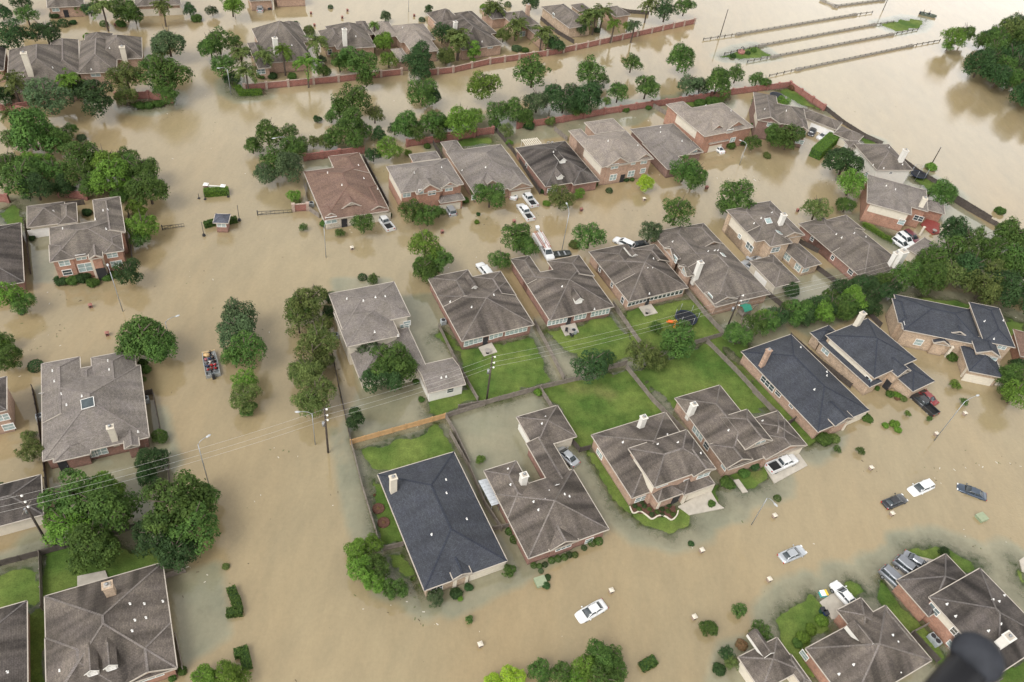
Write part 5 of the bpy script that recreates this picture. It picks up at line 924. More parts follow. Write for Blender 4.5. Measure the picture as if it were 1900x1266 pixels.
for k, dz in enumerate((-.15, 1.2, 2.3)):
    m_ = MB()
    for i in range(len(PW2)-1):
        a, b_ = np.array(PW2[i]), np.array(PW2[i+1]); a = a+[.42, -.16, -dz]; b_ = b_+[.42, -.16, -dz]; L = np.linalg.norm(b_-a); pts = [tuple(a+(b_-a)*t/16+np.array([0, 0, -L*.022*4*(t/16)*(1-t/16)])) for t in range(17)]; m_.tube(pts, .016, 4)
    tag(m_.build('power_line', [WIRE]), ['topmost','middle','lowest'][k]+' of the three thin pale wires strung between the utility poles', 'power line', 'overhead power lines')
# ------------------------------------------------------------ vehicles
RUB = plain('rubber', (.02, .02, .02), .8, .1); CG = glassmat('car_glass', (.03, .04, .045), .05); HL = glassmat('headlamp', (.7, .7, .68), .1); TL = plain('tail_lamp', (.4, .02, .015), .3, .05)
def paint(name, c, met=.1):
    m_ = plain('paint_'+name, c, .28, .04, 3, metal=met, spec=.5); m_.node_tree.nodes['Principled BSDF'].inputs['Coat Weight'].default_value = .6; return m_
PT = dict(white=paint('white', (.66, .66, .65), 0), silver=paint('silver', (.46, .48, .5), .5), grey=paint('grey', (.22, .23, .25), .4), black=paint('black', (.02, .021, .024), .1), red=paint('red', (.20, .02, .02), .1), maroon=paint('maroon', (.14, .03, .04), .2), blue=paint('blue', (.05, .07, .10), .3))
def ringc(x, hw, z0, z1, n=12, p=.32):
    out = []
    for k in range(n):
        t = 2*math.pi*(k+.5)/n; c_, s_ = math.cos(t), math.sin(t); out.append(Vector((x, math.copysign(abs(c_)**p, c_)*hw, (z0+z1)/2+math.copysign(abs(s_)**p, s_)*(z1-z0)/2)))
    return out
SPEC = {  # stations along x (nose +x): body (x, halfwidth, ztop); cabin glass (x, halfwidth, ztop); roof x range
 'sedan': dict(L=4.8, body=[(-2.38,.62,.72),(-2.3,.84,.98),(-1.6,.9,1.02),(0,.92,.95),(.9,.92,.95),(1.8,.88,.86),(2.25,.78,.72),(2.38,.55,.6)], cab=[(-1.75,.66,.98),(-1.0,.64,1.36),(-.4,.66,1.43),(.3,.66,1.4),(1.15,.74,.94)], roof=(-1.02,.34,.58,1.45), wx=1.42),
 'suv': dict(L=4.9, body=[(-2.42,.8,.9),(-2.35,.92,1.05),(-1.2,.95,1.08),(.9,.95,1.06),(1.9,.92,1.0),(2.3,.84,.9),(2.42,.6,.7)], cab=[(-2.33,.76,1.05),(-2.05,.74,1.62),(-1.0,.76,1.72),(.2,.74,1.68),(1.1,.82,1.05)], roof=(-2.1,.25,.7,1.73), wx=1.48),
 'pickup': dict(L=5.9, body=[(-.62,.9,1.08),(-.55,.98,1.12),(.6,.98,1.12),(1.6,.98,1.12),(2.5,.94,1.06),(2.9,.86,.95),(2.98,.62,.7)], cab=[(-.6,.74,1.1),(-.42,.76,1.74),(.2,.78,1.8),(.95,.76,1.76),(1.75,.86,1.1)], roof=(-.45,1.0,.7,1.81), wx=1.85)}
def make_car(kind, lids=()):
    sp = SPEC[kind]; o = empty('car_'+kind if kind != 'pickup' else 'pickup_truck', (0, 0, 0)); o.name = {'sedan': 'sedan_car', 'suv': 'suv_car', 'pickup': 'pickup_truck'}[kind]
    m_ = MB(); m_.loft([ringc(x, hw, .28, z) for x, hw, z in sp['body']]); bodyp = [m_.build('body', [PT['white']], o)]
    if kind == 'pickup':
        m_ = MB(); m_.box(-2.95, -.64, -.96, .96, .35, .62); m_.box(-2.95, -.64, -.96, -.84, .62, 1.14); m_.box(-2.95, -.64, .84, .96, .62, 1.14); m_.box(-2.95, -2.83, -.84, .84, .62, 1.12); bodyp.append(m_.build('cargo_bed', [PT['white']], o))
        m_ = MB(); m_.box(-2.82, -.66, -.83, .83, .62, .66); m_.build('bed_liner', [RUB], o)
    m_ = MB(); m_.loft([ringc(x, hw, .85, z, 12, .45) for x, hw, z in sp['cab']]); m_.build('window_glass', [CG], o)
    x0, x1, hw, z = sp['roof']; m_ = MB(); m_.loft([[Vector((x, hw_*sx, zz)) for sx, zz in ((-1, z-.09), (-.8, z), (.8, z), (1, z-.09), (.8, z-.12), (-.8, z-.12))] for x, hw_ in ((x0, hw*.92), ((x0+x1)/2, hw+.02), (x1, hw*.95))], sm=False)
    for s_ in (-1, 1):
        xa = sp['cab'][-1][0]; xb = sp['cab'][0][0]; zb = sp['cab'][-1][2]
        m_.beam((x1, s_*hw*.95, z-.05), (xa, s_*(sp['cab'][-1][1]-.02), zb), .07, .06); m_.beam((x0, s_*hw*.92, z-.05), (xb, s_*(sp['cab'][0][1]-.02), zb), .08, .07); m_.beam(((x0+x1)/2, s_*(hw+.05), z-.06), ((x0+x1)/2, s_*.86, zb), .08, .06)
    bodyp.append(m_.build('roof', [PT['white']], o))
    for sx in (-1, 1):
        for sy in (-1, 1):
            m_ = MB(); m_.tube([(0, -.11, 0), (0, .11, 0)], .34, 14); wh = m_.build('wheel', [RUB], o, (sx*sp['wx']*(1.0), sy*.84, .34)); m_ = MB(); m_.tube([(0, sy*.1, 0), (0, sy*.125, 0)], .2, 10); m_.build('rim', [METAL], wh)
    xl = sp['body'][-1][0]-.2
    for sy in (-1, 1):
        m_ = MB(); m_.obox((xl+.04, sy*.58, .7), (1, -.35*sy, 0), .1, (0, 1, 0), .16, (0, 0, 1), .07); m_.build('headlight', [HL], o)
        xt = -2.96 if kind == 'pickup' else sp['body'][0][0]+.02; m_ = MB(); m_.box(xt-.02, xt+.12, sy*.7-.12, sy*.7+.12, .72, 1.0 if kind != 'sedan' else .9); m_.build('taillight', [TL], o)
        m_ = MB(); m_.obox((sp['cab'][-1][0]-.25, sy*1.04, 1.03), (1, 0, 0), .08, (0, 1, 0), .09, (0, 0, 1), .07); bodyp.append(m_.build('wing_mirror', [PT['white']], o))
    for p in bodyp: p.material_slots[0].link = 'OBJECT'
    return o
PROTO = {k: make_car(k) for k in SPEC}; USED = set()
def car(reg, nose, tail, kind, colr, z, label, group='vehicles stranded in the flood'):
    h = z+.8; a, b_ = at(reg, nose, h), at(reg, tail, h); X, Y = (a[0]+b_[0])/2, (a[1]+b_[1])/2; rz = math.atan2(a[1]-b_[1], a[0]-b_[0])
    o = PROTO[kind] if kind not in USED else copy_tree(PROTO[kind]); USED.add(kind)
    o.location = (X, Y, z); o.rotation_euler = (0, 0, rz); tag(o, label, {'sedan': 'car', 'suv': 'car', 'pickup': 'pickup truck'}[kind], group)
    for ch in col.objects:
        if ch.parent == o and ch.name.split('.')[0] in ('body', 'cargo_bed', 'roof', 'wing_mirror'): ch.material_slots[0].material = PT[colr]
    return o
for a_ in [('N',(1588,1150),(1722,1075),'sedan','white',-.62,'white sedan afloat alone in muddy street below the pyramid-roofed house'),
 ('Q',(590,498),(475,548),'sedan','silver',-.66,'pale silver sedan with dark windows sunk alone in mid street'),
 ('Q',(1182,195),(1068,242),'sedan','black',-.58,'black sedan in flood beside a white box-topped mailbox'),
 ('Q',(1212,170),(1333,118),'suv','white',-.68,'white SUV sunk in street between the two dark cars'),
 ('Q',(1498,135),(1640,190),'sedan','blue',-.62,'dark blue sedan at far right of the flooded street'),
 ('Q',(1175,715),(1085,635),'suv','grey',.19,'dark grey SUV, leftmost of three vehicles parked on the driveway'),
 ('Q',(1255,648),(1168,580),'suv','grey',.19,'grey SUV in the middle of three parked on the driveway'),
 ('Q',(1310,605),(1215,545),'sedan','grey',.19,'grey sedan, rightmost of three parked on the driveway'),
 ('Q',(800,722),(872,805),'sedan','white',.19,'white sedan parked on driveway beside the big round lawn'),
 ('O',(1632,598),(1482,662),'pickup','white',.19,'white pickup with cluttered bed on the pale driveway'),
 ('O',(240,535),(340,632),'sedan','silver',-.25,'silver sedan parked beside the narrow breezeway roof'),
 ('P',(1035,742),(1172,865),'pickup','black',-.35,'black pickup half sunk beside a red car'),
 ('P',(1075,712),(1165,790),'sedan','red',-.35,'red sedan beside the black pickup'),
 ('F',(1040,782),(1130,893),'pickup','white',-.3,'white pickup before the red-brown roofed house'),
 ('G',(620,638),(705,740),'pickup','white',-.3,'white pickup nearest the open garage gable'),
 ('G',(598,725),(680,832),'pickup','white',-.3,'white pickup with dark bed out in the flooded street'),
 ('G',(580,625),(560,675),'sedan','white',-.25,'white car with its rear sticking out of the open garage'),
 ('G',(98,715),(150,798),'suv','silver',-.35,'silver SUV before the two-gable tan-roofed house'),
 ('G',(340,1145),(385,1200),'suv','white',-.35,'white SUV behind the first brown hip-roofed house'),
 ('K',(1290,160),(1365,195),'suv','white',-.35,'dark-windowed white SUV behind the house with trampoline'),
 ('G',(1370,1005),(1440,995),'sedan','black',-.4,'black car barely visible behind the house with trampoline'),
 ('H',(548,1045),(625,1095),'suv','silver',-.25,'silver car nearest the pyramid-roofed garage'),
 ('H',(580,1015),(655,1062),'suv','silver',-.25,'second silver car, behind the one by pyramid-roofed garage'),
 ('H',(362,378),(430,432),'sedan','white',-.35,'white car before the bright orange brick house'),
 ('D',(685,770),(708,725),'sedan','black',-.35,'black car before the long beige garage'),
 ('D',(722,790),(795,752),'sedan','white',-.3,'white car beside the tall thick hedge'),
 ('S',(470,850),(240,690),'suv','white',-.2,'white SUV, leftmost of three beside the hip-roofed garage'),
 ('S',(575,795),(300,570),'suv','white',-.2,'white SUV between another white one and the maroon car'),
 ('S',(675,735),(430,540),'suv','maroon',-.2,'maroon car, rightmost of three beside the narrow roofed walkway'),
 ('B',(395,35),(392,75),'suv','silver',-.3,'small silver car under the top-edge carport'),
 ('B',(445,15),(452,58),'suv','black',-.3,'small black car under the top-edge carport')]: car(*a_)
# utility line truck with bucket boom and ladder, and a small dark trailer boat
a, b_ = at('G', (800,1060), 1), at('G', (735,950), 1); X, Y = (a[0]+b_[0])/2, (a[1]+b_[1])/2; o = copy_tree(PROTO['pickup']); o.name = 'utility_truck'; o.location = (X+.5, Y-1, -.3); o.rotation_euler = (0, 0, math.atan2(a[1]-b_[1], a[0]-b_[0])); tag(o, 'white utility truck with orange ladders and boom in flooded street', 'truck')
m_ = MB(); m_.box(-5.2, -.7, -1.15, 1.15, .5, 1.5); m_.build('service_body', [PT['white']], o)
m_ = MB()
for s_ in (-.75, -.35, .35, .75): m_.beam((-5.4, s_, 1.75), (.6, s_, 1.95), .08, .08)
for k in range(14): m_.beam((-5.2+k*.42, -.75, 1.76+k*.014), (-5.2+k*.42, -.35, 1.76+k*.014), .05, .05)
m_.build('ladder', [plain('safety_orange', (.40, .12, .06), .6, .1)], o); m_ = MB(); m_.tube([(-1.2, 0, 1.5), (-1.2, 0, 2.1), (-5.6, .1, 2.3)], .14, 8); m_.loft([[Vector((-5.6+sx*r0, sy*r0, z_)) for sx, sy in ((-1, -1), (1, -1), (1, 1), (-1, 1))] for r0, z_ in ((.3, 1.9), (.38, 2.8))]); m_.build('boom', [PT['white']], o)
def hull(L, W, H, mat, n=9, blunt=.75):
    m_ = MB(); R_ = []
    for i in range(n):
        t = i/(n-1); x = -L/2+L*t; w_ = W/2*(1 if t < .6 else 1-(1-blunt)*((t-.6)/.4)**2); zb = -.15+(0 if t < .7 else .35*((t-.7)/.3)**2)
        R_.append([Vector((x, -w_, H)), Vector((x, -w_*.85, zb)), Vector((x, w_*.85, zb)), Vector((x, w_, H)), Vector((x, w_-.12, H)), Vector((x, w_*.8-.08, zb+.12)), Vector((x, -w_*.8+.08, zb+.12)), Vector((x, -w_+.12, H))])
    m_.loft(R_, sm=False); m_.box(-L/2-.03, -L/2+.06, -W/2, W/2, -.12, H); m_.box(L/2-.08, L/2+.02, -W/2*blunt, W/2*blunt, .15, H+.02); return m_
X, Y = at('G', (880,1065), .3); o = empty('small_boat', (X, Y, .05), .4, 'small dark boat behind the white utility truck', 'boat', 'boats on the flood'); hull(4.2, 1.7, .5, DARKM).build('hull', [plain('dark_hull', (.06, .065, .06))], o); m_ = MB(); m_.box(-.6, -.3, -.7, .7, .2, .42); m_.box(.7, 1.0, -.7, .7, .2, .42); m_.build('seat', [METAL], o)
# ------------------------------------------------------------ people: one continuous skinned figure each
def figure(pose):
    J = {'pelvis': (0, 0, .0, .13), 'waist': (0, .01, .18, .12), 'chest': (0, .02, .40, .155), 'neck': (0, .02, .55, .055), 'head': (0, .05, .66, .095), 'crown': (0, .04, .77, .075)}
    E_ = [('pelvis', 'waist'), ('waist', 'chest'), ('chest', 'neck'), ('neck', 'head'), ('head', 'crown')]
    for s_, S in ((-1, 'l'), (1, 'r')):
        J['sh'+S] = (s_*.19, .02, .48, .07); E_.append(('chest', 'sh'+S)); J['hip'+S] = (s_*.1, .0, -.04, .095); E_.append(('pelvis', 'hip'+S))
        if pose == 'sit': J['el'+S] = (s_*.25, .12, .24, .045); J['wr'+S] = (s_*.14, .36, .2, .032); J['ha'+S] = (s_*.1, .44, .19, .036); J['kn'+S] = (s_*.14, .44, .02, .07); J['an'+S] = (s_*.14, .48, -.38, .045); J['ft'+S] = (s_*.15, .66, -.41, .04)
        else: J['el'+S] = (s_*.27, .0, .22, .045); J['wr'+S] = (s_*.24, .16, .02, .032); J['ha'+S] = (s_*.23, .22, -.05, .036); J['kn'+S] = (s_*.12, .04, -.45, .065); J['an'+S] = (s_*.13, 0, -.85, .045); J['ft'+S] = (s_*.14, .17, -.9, .04)
        E_ += [('sh'+S, 'el'+S), ('el'+S, 'wr'+S), ('wr'+S, 'ha'+S), ('hip'+S, 'kn'+S), ('kn'+S, 'an'+S), ('an'+S, 'ft'+S)]
        for f in range(4): J['f%d'%f+S] = (J['ha'+S][0]+(f-1.5)*.018, J['ha'+S][1]+.075+.01*(f in (1, 2)), J['ha'+S][2]-.02, .009); E_.append(('ha'+S, 'f%d'%f+S))
        J['th'+S] = (J['ha'+S][0]-s_*.05, J['ha'+S][1]+.02, J['ha'+S][2], .011); E_.append(('ha'+S, 'th'+S))
    K = list(J); me = bpy.data.meshes.new('body'); me.from_pydata([J[k][:3] for k in K], [(K.index(a), K.index(b)) for a, b in E_], [])
    t_ = bpy.data.objects.new('tmp', me); col.objects.link(t_); md = t_.modifiers.new('s', 'SKIN'); sv = me.skin_vertices[0].data
    for i, k in enumerate(K): sv[i].radius = (J[k][3],)*2; sv[i].use_root = (k == 'pelvis')
    sb = t_.modifiers.new('u', 'SUBSURF'); sb.levels = 1
    out = bpy.data.meshes.new_from_object(t_.evaluated_get(bpy.context.evaluated_depsgraph_get())); bpy.data.objects.remove(t_); out.name = 'body'
    out.materials.clear(); out.materials.append(None); out.materials.append(plain('skin', (.42, .25, .17), .6, .08))
    for p in out.polygons:
        p.use_smooth = True
        cz = p.center.z; hx = J['har'] ; sk = cz > .56 or (abs(abs(p.center.x)-abs(hx[0])) < .1 and abs(p.center.y-hx[1]) < .16 and abs(cz-hx[2]) < .09)
        p.material_index = 1 if sk else 0
    return out
BODY = {k: figure(k) for k in ('sit', 'stand')}
m_ = MB(); m_.loft([[Vector((.2*w_*math.cos(k*math.pi/5), .02+.155*w_*math.sin(k*math.pi/5), z_)) for k in range(10)] for z_, w_ in ((.1, .85), (.2, 1), (.42, 1.05), (.5, .8))]); VEST = m_.mesh('life_vest', [None])
m_ = MB(); m_.loft([[Vector((.1*w_*math.cos(k*math.pi/4), .03+.115*w_*math.sin(k*math.pi/4), z_)) for k in range(8)] for z_, w_ in ((.69, .98), (.75, 1.02), (.81, .75), (.845, .3))]); HAIR = m_.mesh('hair', [None])
CL = dict(black=plain('black_cloth', (.02, .02, .022), .9), red=plain('red_cloth', (.42, .03, .03), .8), white=plain('white_cloth', (.6, .58, .55), .9), blue=plain('navy_cloth', (.03, .05, .12), .9), grey=plain('grey_cloth', (.2, .2, .21), .9), brown=plain('brown_hair', (.05, .03, .02), .8), pink=plain('rose_cloth', (.45, .16, .2), .9))
def person(parent_mat, x, y, z, rz, pose, cloth, vest, hair, label, group):
    p = parent_mat @ Vector((x, y, z)); ang = parent_mat.to_euler().z+rz
    o = bpy.data.objects.new('person', BODY[pose]); col.objects.link(o); o.location = p; o.rotation_euler = (0, 0, ang); o.material_slots[0].link = 'OBJECT'; o.material_slots[0].material = CL[cloth]; tag(o, label, 'person', group)
    if vest: link_mesh('life_vest', VEST, o, mat=CL[vest])
    link_mesh('hair', HAIR, o, mat=CL[hair])
a, b_ = at('X', (386,650), .3), at('X', (397,703), .3); ang = math.atan2(a[1]-b_[1], a[0]-b_[0]); X, Y = (a[0]+b_[0])/2, (a[1]+b_[1])/2
M_ = Matrix.Translation((X, Y, .1)) @ Matrix.Rotation(ang, 4, 'Z'); o = empty('rescue_boat', (X, Y, .1), ang, 'grey flat rescue boat crowded with people in dark and red clothes', 'boat', 'boats on the flood')
hull(5.6, 2.3, .62, METAL, blunt=.85).build('hull', [plain('boat_aluminium', (.34, .35, .34), .45, .1, metal=.3)], o)
m_ = MB(); m_.box(-2.7, 2.3, -.95, .95, .06, .12); m_.build('deck', [plain('boat_deck', (.22, .24, .24))], o)
for xs in (-1.7, -.9, -.1, .7): m_ = MB(); m_.box(xs-.16, xs+.16, -.95, .95, .12, .42); m_.build('bench', [METAL], o)
m_ = MB(); m_.box(-3.35, -2.8, -.22, .22, -.1, .75); m_.box(-3.2, -2.95, -.06, .06, -.6, -.1); m_.box(-3.3, -2.9, -.2, .2, .75, .86); m_.build('outboard_motor', [DARKM], o)
m_ = MB(); m_.beam((2.75, -1.1, .62), (2.75, 1.1, .62), .1, .1); m_.tube([(2.2, -.9, .15), (2.2, -.9, 1.0), (2.2, .9, 1.0), (2.2, .9, .15)], .035, 6); m_.build('bow_rail', [plain('buff_paint', (.62, .46, .26))], o)
bag = MB(); rr = [[Vector((x_, .42*w_*math.cos(k*math.pi/5), .3+.26*w_*math.sin(k*math.pi/5))) for k in range(10)] for x_, w_ in ((-.55, .4), (-.4, .9), (0, 1.05), (.4, .9), (.55, .35))]; bag.loft(rr)
bo = bag.build('duffel_bag', [plain('tan_bag', (.58, .40, .2))], None, M_ @ Vector((2.2, .4, .1)), ang+1.3); tag(bo, 'tan duffel bag lying at the bow of the crowded boat', 'bag')
seats = [(-1.7,-.6,'black','red','left rear bench'),(-1.7,0,'red',None,'middle of the rear bench'),(-1.7,.6,'grey','red','right rear bench'),(-.9,-.65,'pink','red','left end of the second bench'),(-.9,-.05,'red',None,'middle of the second bench'),(-.9,.6,'blue',None,'right end of the second bench'),
 (-.1,-.6,'black',None,'left end of the third bench'),(-.1,.05,'white',None,'middle of the third bench'),(-.1,.65,'grey',None,'right end of the third bench'),(.7,-.6,'black',None,'left end of the front bench'),(.7,.0,'blue',None,'middle of the front bench'),(.7,.6,'pink',None,'right end of the front bench')]
for i, (x, y, c_, v_, w_) in enumerate(seats): person(M_, x, y, .58, -math.pi/2+rnd.uniform(-.4, .4), 'sit', c_, v_, 'brown' if i % 3 else 'black', 'person in %s%s on %s of crowded boat' % (c_.replace('pink', 'rose'), ' and red vest' if v_ else '', w_), 'people in the crowded boat')
person(M_, -2.45, .1, 1.02, -math.pi/2, 'stand', 'black', None, 'black', 'person in black standing at the stern of the crowded boat', 'people in the crowded boat')
person(M_, 1.6, -.3, 1.02, math.pi/2, 'stand', 'black', None, 'black', 'person in black standing near bow of crowded boat', 'people in the crowded boat')
a, b_ = at('X', (1734,31), .3), at('X', (1711,26), .3); ang = math.atan2(a[1]-b_[1], a[0]-b_[0]); X, Y = (a[0]+b_[0])/2, (a[1]+b_[1])/2; M_ = Matrix.Translation((X, Y, .1)) @ Matrix.Rotation(ang, 4, 'Z')
o = empty('motor_boat', (X, Y, .1), ang, 'small dark motor boat near the green island at upper right', 'boat', 'boats on the flood'); hull(5.6, 2.0, .7, METAL, blunt=.45).build('hull', [plain('green_hull', (.10, .12, .09))], o); m_ = MB(); m_.box(-3.3, -2.75, -.2, .2, -.1, .9); m_.build('outboard_motor', [DARKM], o); m_ = MB(); m_.box(-1.2, -.9, -.8, .8, .1, .5); m_.box(.6, .9, -.7, .7, .1, .5); m_.build('bench', [METAL], o); m_ = MB(); m_.box(-.2, .3, -.35, .35, .1, 1.0); m_.box(-.25, -.2, -.35, .35, 1.0, 1.35); m_.build('console', [DARKM], o)
for x, y, c_, lb_ in ((-2.0, 0, 'black', 'person in black at the stern of the small motor boat'), (.2, .45, 'grey', 'person in grey beside the console of the small motor boat')): person(M_, x, y, .98, -math.pi/2, 'stand', c_, None, 'brown', lb_, 'people in the motor boat')
# ============================================================ small things
def mailbox(reg, x, y, c='white'):
    X, Y = at(reg, (x, y), .3); o = empty('mailbox', (X, Y, 0), .52); m_ = MB(); m_.box(-.26, .26, -.26, .26, -1, .62); m_.box(-.16, .16, -.29, -.26, .25, .5, 1); m_.build('pillar', [BW2 if c == 'white' else BW, DARKM], o)
    m_ = MB(); m_.box(-.33, .33, -.33, .33, .62, .69); m_.loft([[Vector((sx*r0, sy*r0, z_)) for sx, sy in ((-1, -1), (1, -1), (1, 1), (-1, 1))] for r0, z_ in ((.31, .69), (.08, .82))], sm=False); m_.build('cap', [WM['cream'] if c == 'white' else BW], o)
    auto(o, ('pale brick' if c == 'white' else 'red brick')+' mailbox pillar in water', 'mailbox', X, Y, 'brick mailboxes')
for x, y in ((1134,1097),(1288,1146),(1427,1076),(1437,958),(1302,1022),(1616,869),(1655,954),(1737,806),(1790,768),(653,461),(891,1197),(1195,370)): mailbox('X', x, y)
for r_, x, y in (('X',168,568),('X',199,620),('G',75,915),('G',562,845),('G',1018,765),('G',1870,615),('H',845,755),('D',95,1068),('F',1505,912),('A',1060,5),('B',755,95),('B',1015,75),('B',780,180),('B',978,125),('B',1490,112),('A',820,180)): mailbox(r_, x, y, 'red')
for r_, x, y, l_ in (('Q',1628,310,'pale green utility box in open water at far right'),('N',1343,928,'pale green utility box beside a dark bush below the pyramid roof')):
    X, Y = at(r_, (x, y), .4); o = empty('utility_box', (X, Y, 0), .5, l_, 'utility box', 'green utility boxes'); m_ = MB(); m_.box(-.75, .75, -.65, .65, -.8, .45); m_.build('housing', [plain('utility_green', (.22, .27, .17), .6)], o); m_ = MB(); m_.box(-.8, .8, -.7, .7, .45, .55); m_.box(-.7, .7, -.72, -.65, -.1, .4); m_.build('lid', [plain('utility_green2', (.27, .31, .2), .6)], o)
for r_, x, y in (('I',1005,520),('I',268,640),('J',410,470),('K',150,685),('Q',1345,1000),('Q',1372,1030),('P',708,675),('P',390,395),('K',1000,750),('F',545,700),('D',1225,870)):
    X, Y = at(r_, (x, y), .8); o = empty('air_conditioner', (X, Y, 0), .52); m_ = MB(); m_.box(-.45, .45, -.45, .45, -.4, .95); 
    for k in range(6): m_.box(-.47, .47, -.47, .47, .0+k*.15, .04+k*.15)
    m_.build('casing', [plain('ac_grey', (.33, .35, .35), .6)], o); m_ = MB(); m_.tube([(0, 0, .95), (0, 0, 1.0)], .36, 12); m_.build('fan_grille', [DARKM], o); auto(o, 'grey air-conditioning unit', 'air conditioner', X, Y, 'air conditioners beside the houses')
# trampolines
def tramp(reg, x, y, R, label, net=True, z=.1):
    X, Y = at(reg, (x, y), .9); o = empty('trampoline', (X, Y, z), 0, label, 'trampoline', 'round trampolines'); m_ = MB(); m_.tube([(0, 0, .84), (0, 0, .87)], R*.86, 28); m_.build('mat', [plain('tramp_black', (.012, .014, .018), .7)], o)
    m_ = MB(); m_.loft([[Vector((r0*math.cos(k*math.pi/14), r0*math.sin(k*math.pi/14), z_)) for k in range(28)] for r0, z_ in ((R*.86, .9), (R, .9), (R, .82), (R*.86, .82), (R*.86, .9))], cap=False); m_.build('frame_pad', [plain('tramp_blue', (.02, .03, .06), .6)], o)
    for k in range(6):
        a = k*math.pi/3; m_ = MB(); m_.tube([(R*math.cos(a), R*math.sin(a), -.4), (R*math.cos(a), R*math.sin(a), 2.6 if net else .85)], .04, 6); m_.build('leg', [METAL], o)
    if net:
        m_ = MB()
        for k in range(56): a = k*math.pi/28; m_.beam((R*math.cos(a), R*math.sin(a), .9), (R*math.cos(a), R*math.sin(a), 2.5), .012, .012)
        for z_ in (1.2, 1.6, 2.0, 2.5):
            for k in range(28): a, b_ = k*math.pi/14, (k+1)*math.pi/14; m_.beam((R*math.cos(a), R*math.sin(a), z_), (R*math.cos(b_), R*math.sin(b_), z_), .02, .02)
        m_.build('safety_net', [DARKM], o)
tramp('L', 643, 700, 2.2, 'black trampoline on the green lawn beside an orange toy'); tramp('D', 495, 545, 2.1, 'dark trampoline in the corner yard by the brick wall', False); tramp('D', 1300, 992, 2.0, 'black netted trampoline beside the long dark fence')
X, Y = at('L', (562,735), .5); o = empty('play_slide', (X, Y, .1), 2.4, 'orange and yellow plastic slide beside the black trampoline', 'slide'); OR_ = plain('orange_plastic', (.75, .17, .03), .4); YE = plain('yellow_plastic', (.75, .5, .05), .4)
m_ = MB(); m_.obox((.3, 0, .55), (1, 0, -.6), 1.0, (0, 1, 0), .28, (.6, 0, 1), .04); m_.obox((.3, .3, .66), (1, 0, -.6), 1.0, (0, 1, 0), .04, (.6, 0, 1), .12); m_.obox((.3, -.3, .66), (1, 0, -.6), 1.0, (0, 1, 0), .04, (.6, 0, 1), .12); m_.build('chute', [OR_], o)
m_ = MB(); m_.box(-1.1, -.5, -.4, .4, 0, 1.05); m_.box(-1.5, -1.1, -.3, .3, 0, .5); m_.box(-1.2, -.4, -.5, .5, 1.05, 1.15); m_.build('tower', [OR_], o); m_ = MB(); m_.box(-.2, .5, -1.1, -.5, 0, .45); m_.box(-.1, .1, -1.0, -.6, .45, .8); m_.build('step', [YE], o)
X, Y = at('L', (1000,660), 1.5); o = empty('play_tower', (X, Y, 0), .6, 'wooden play tower with dark green canopy beside the utility pole', 'playset')
for sx in (-.8, .8):
    for sy in (-.8, .8): m_ = MB(); m_.box(sx-.06, sx+.06, sy-.06, sy+.06, -.5, 2.6); m_.build('post', [WOODG], o)
m_ = MB(); m_.box(-.85, .85, -.85, .85, 1.1, 1.2); m_.box(-.85, .85, -.87, -.83, 1.2, 1.75); m_.build('platform', [WOODG], o); m_ = MB(); m_.face([(-1, -1, 2.5), (1, -1, 2.5), (1, 0, 3.1), (-1, 0, 3.1)]); m_.face([(-1, 1, 2.5), (1, 1, 2.5), (1, 0, 3.1), (-1, 0, 3.1)]); m_.face([(-1, -1, 2.45), (1, -1, 2.45), (1, 0, 3.05), (-1, 0, 3.05)]); m_.face([(-1, 1, 2.45), (1, 1, 2.45), (1, 0, 3.05), (-1, 0, 3.05)]); m_.build('canopy', [plain('green_canvas', (.03, .2, .13), .7)], o)
m_ = MB(); m_.beam((.8, 0, 2.3), (3.4, 0, 2.3), .1, .1); m_.beam((3.4, 0, 2.3), (3.6, 1, -.4), .1, .1); m_.beam((3.4, 0, 2.3), (3.6, -1, -.4), .1, .1); m_.build('swing_beam', [WOODG], o)
# guard hut, sign and gates in the channel
H('brick guard hut with slate hip roof in the brown channel', 'brick guard hut', 'E', 12, (1485,470), 'slate', 'red', [((1478,400),(1580,412),(1530,425),3.0,2.6,'uhh',.5)], win=[(1530,438,1.6,.8,0)], cat='guard hut', group='entrance structures', name='guard_hut')
X, Y = at('E', (1484,178), .8); o = empty('entrance_sign', (X, Y, 0), .12, 'blank white entrance sign between two white-topped dark pillars behind the hedge', 'sign'); m_ = MB(); m_.box(-1.35, 1.35, -.12, .12, -.6, 1.2); m_.build('panel', [WM['white']], o)
for s_ in (-1, 1):
    m_ = MB(); m_.box(s_*1.75-.42, s_*1.75+.42, -.42, .42, -.8, 1.3); p_ = m_.build('pillar', [WM['dark']], o); m_ = MB(); m_.box(s_*1.75-.5, s_*1.75+.5, -.5, .5, 1.3, 1.42); m_.loft([[Vector((s_*1.75+sx*r0, sy*r0, z_)) for sx, sy in ((-1, -1), (1, -1), (1, 1), (-1, 1))] for r0, z_ in ((.45, 1.42), (.12, 1.7))], sm=False); m_.build('cap', [WHITE], p_)
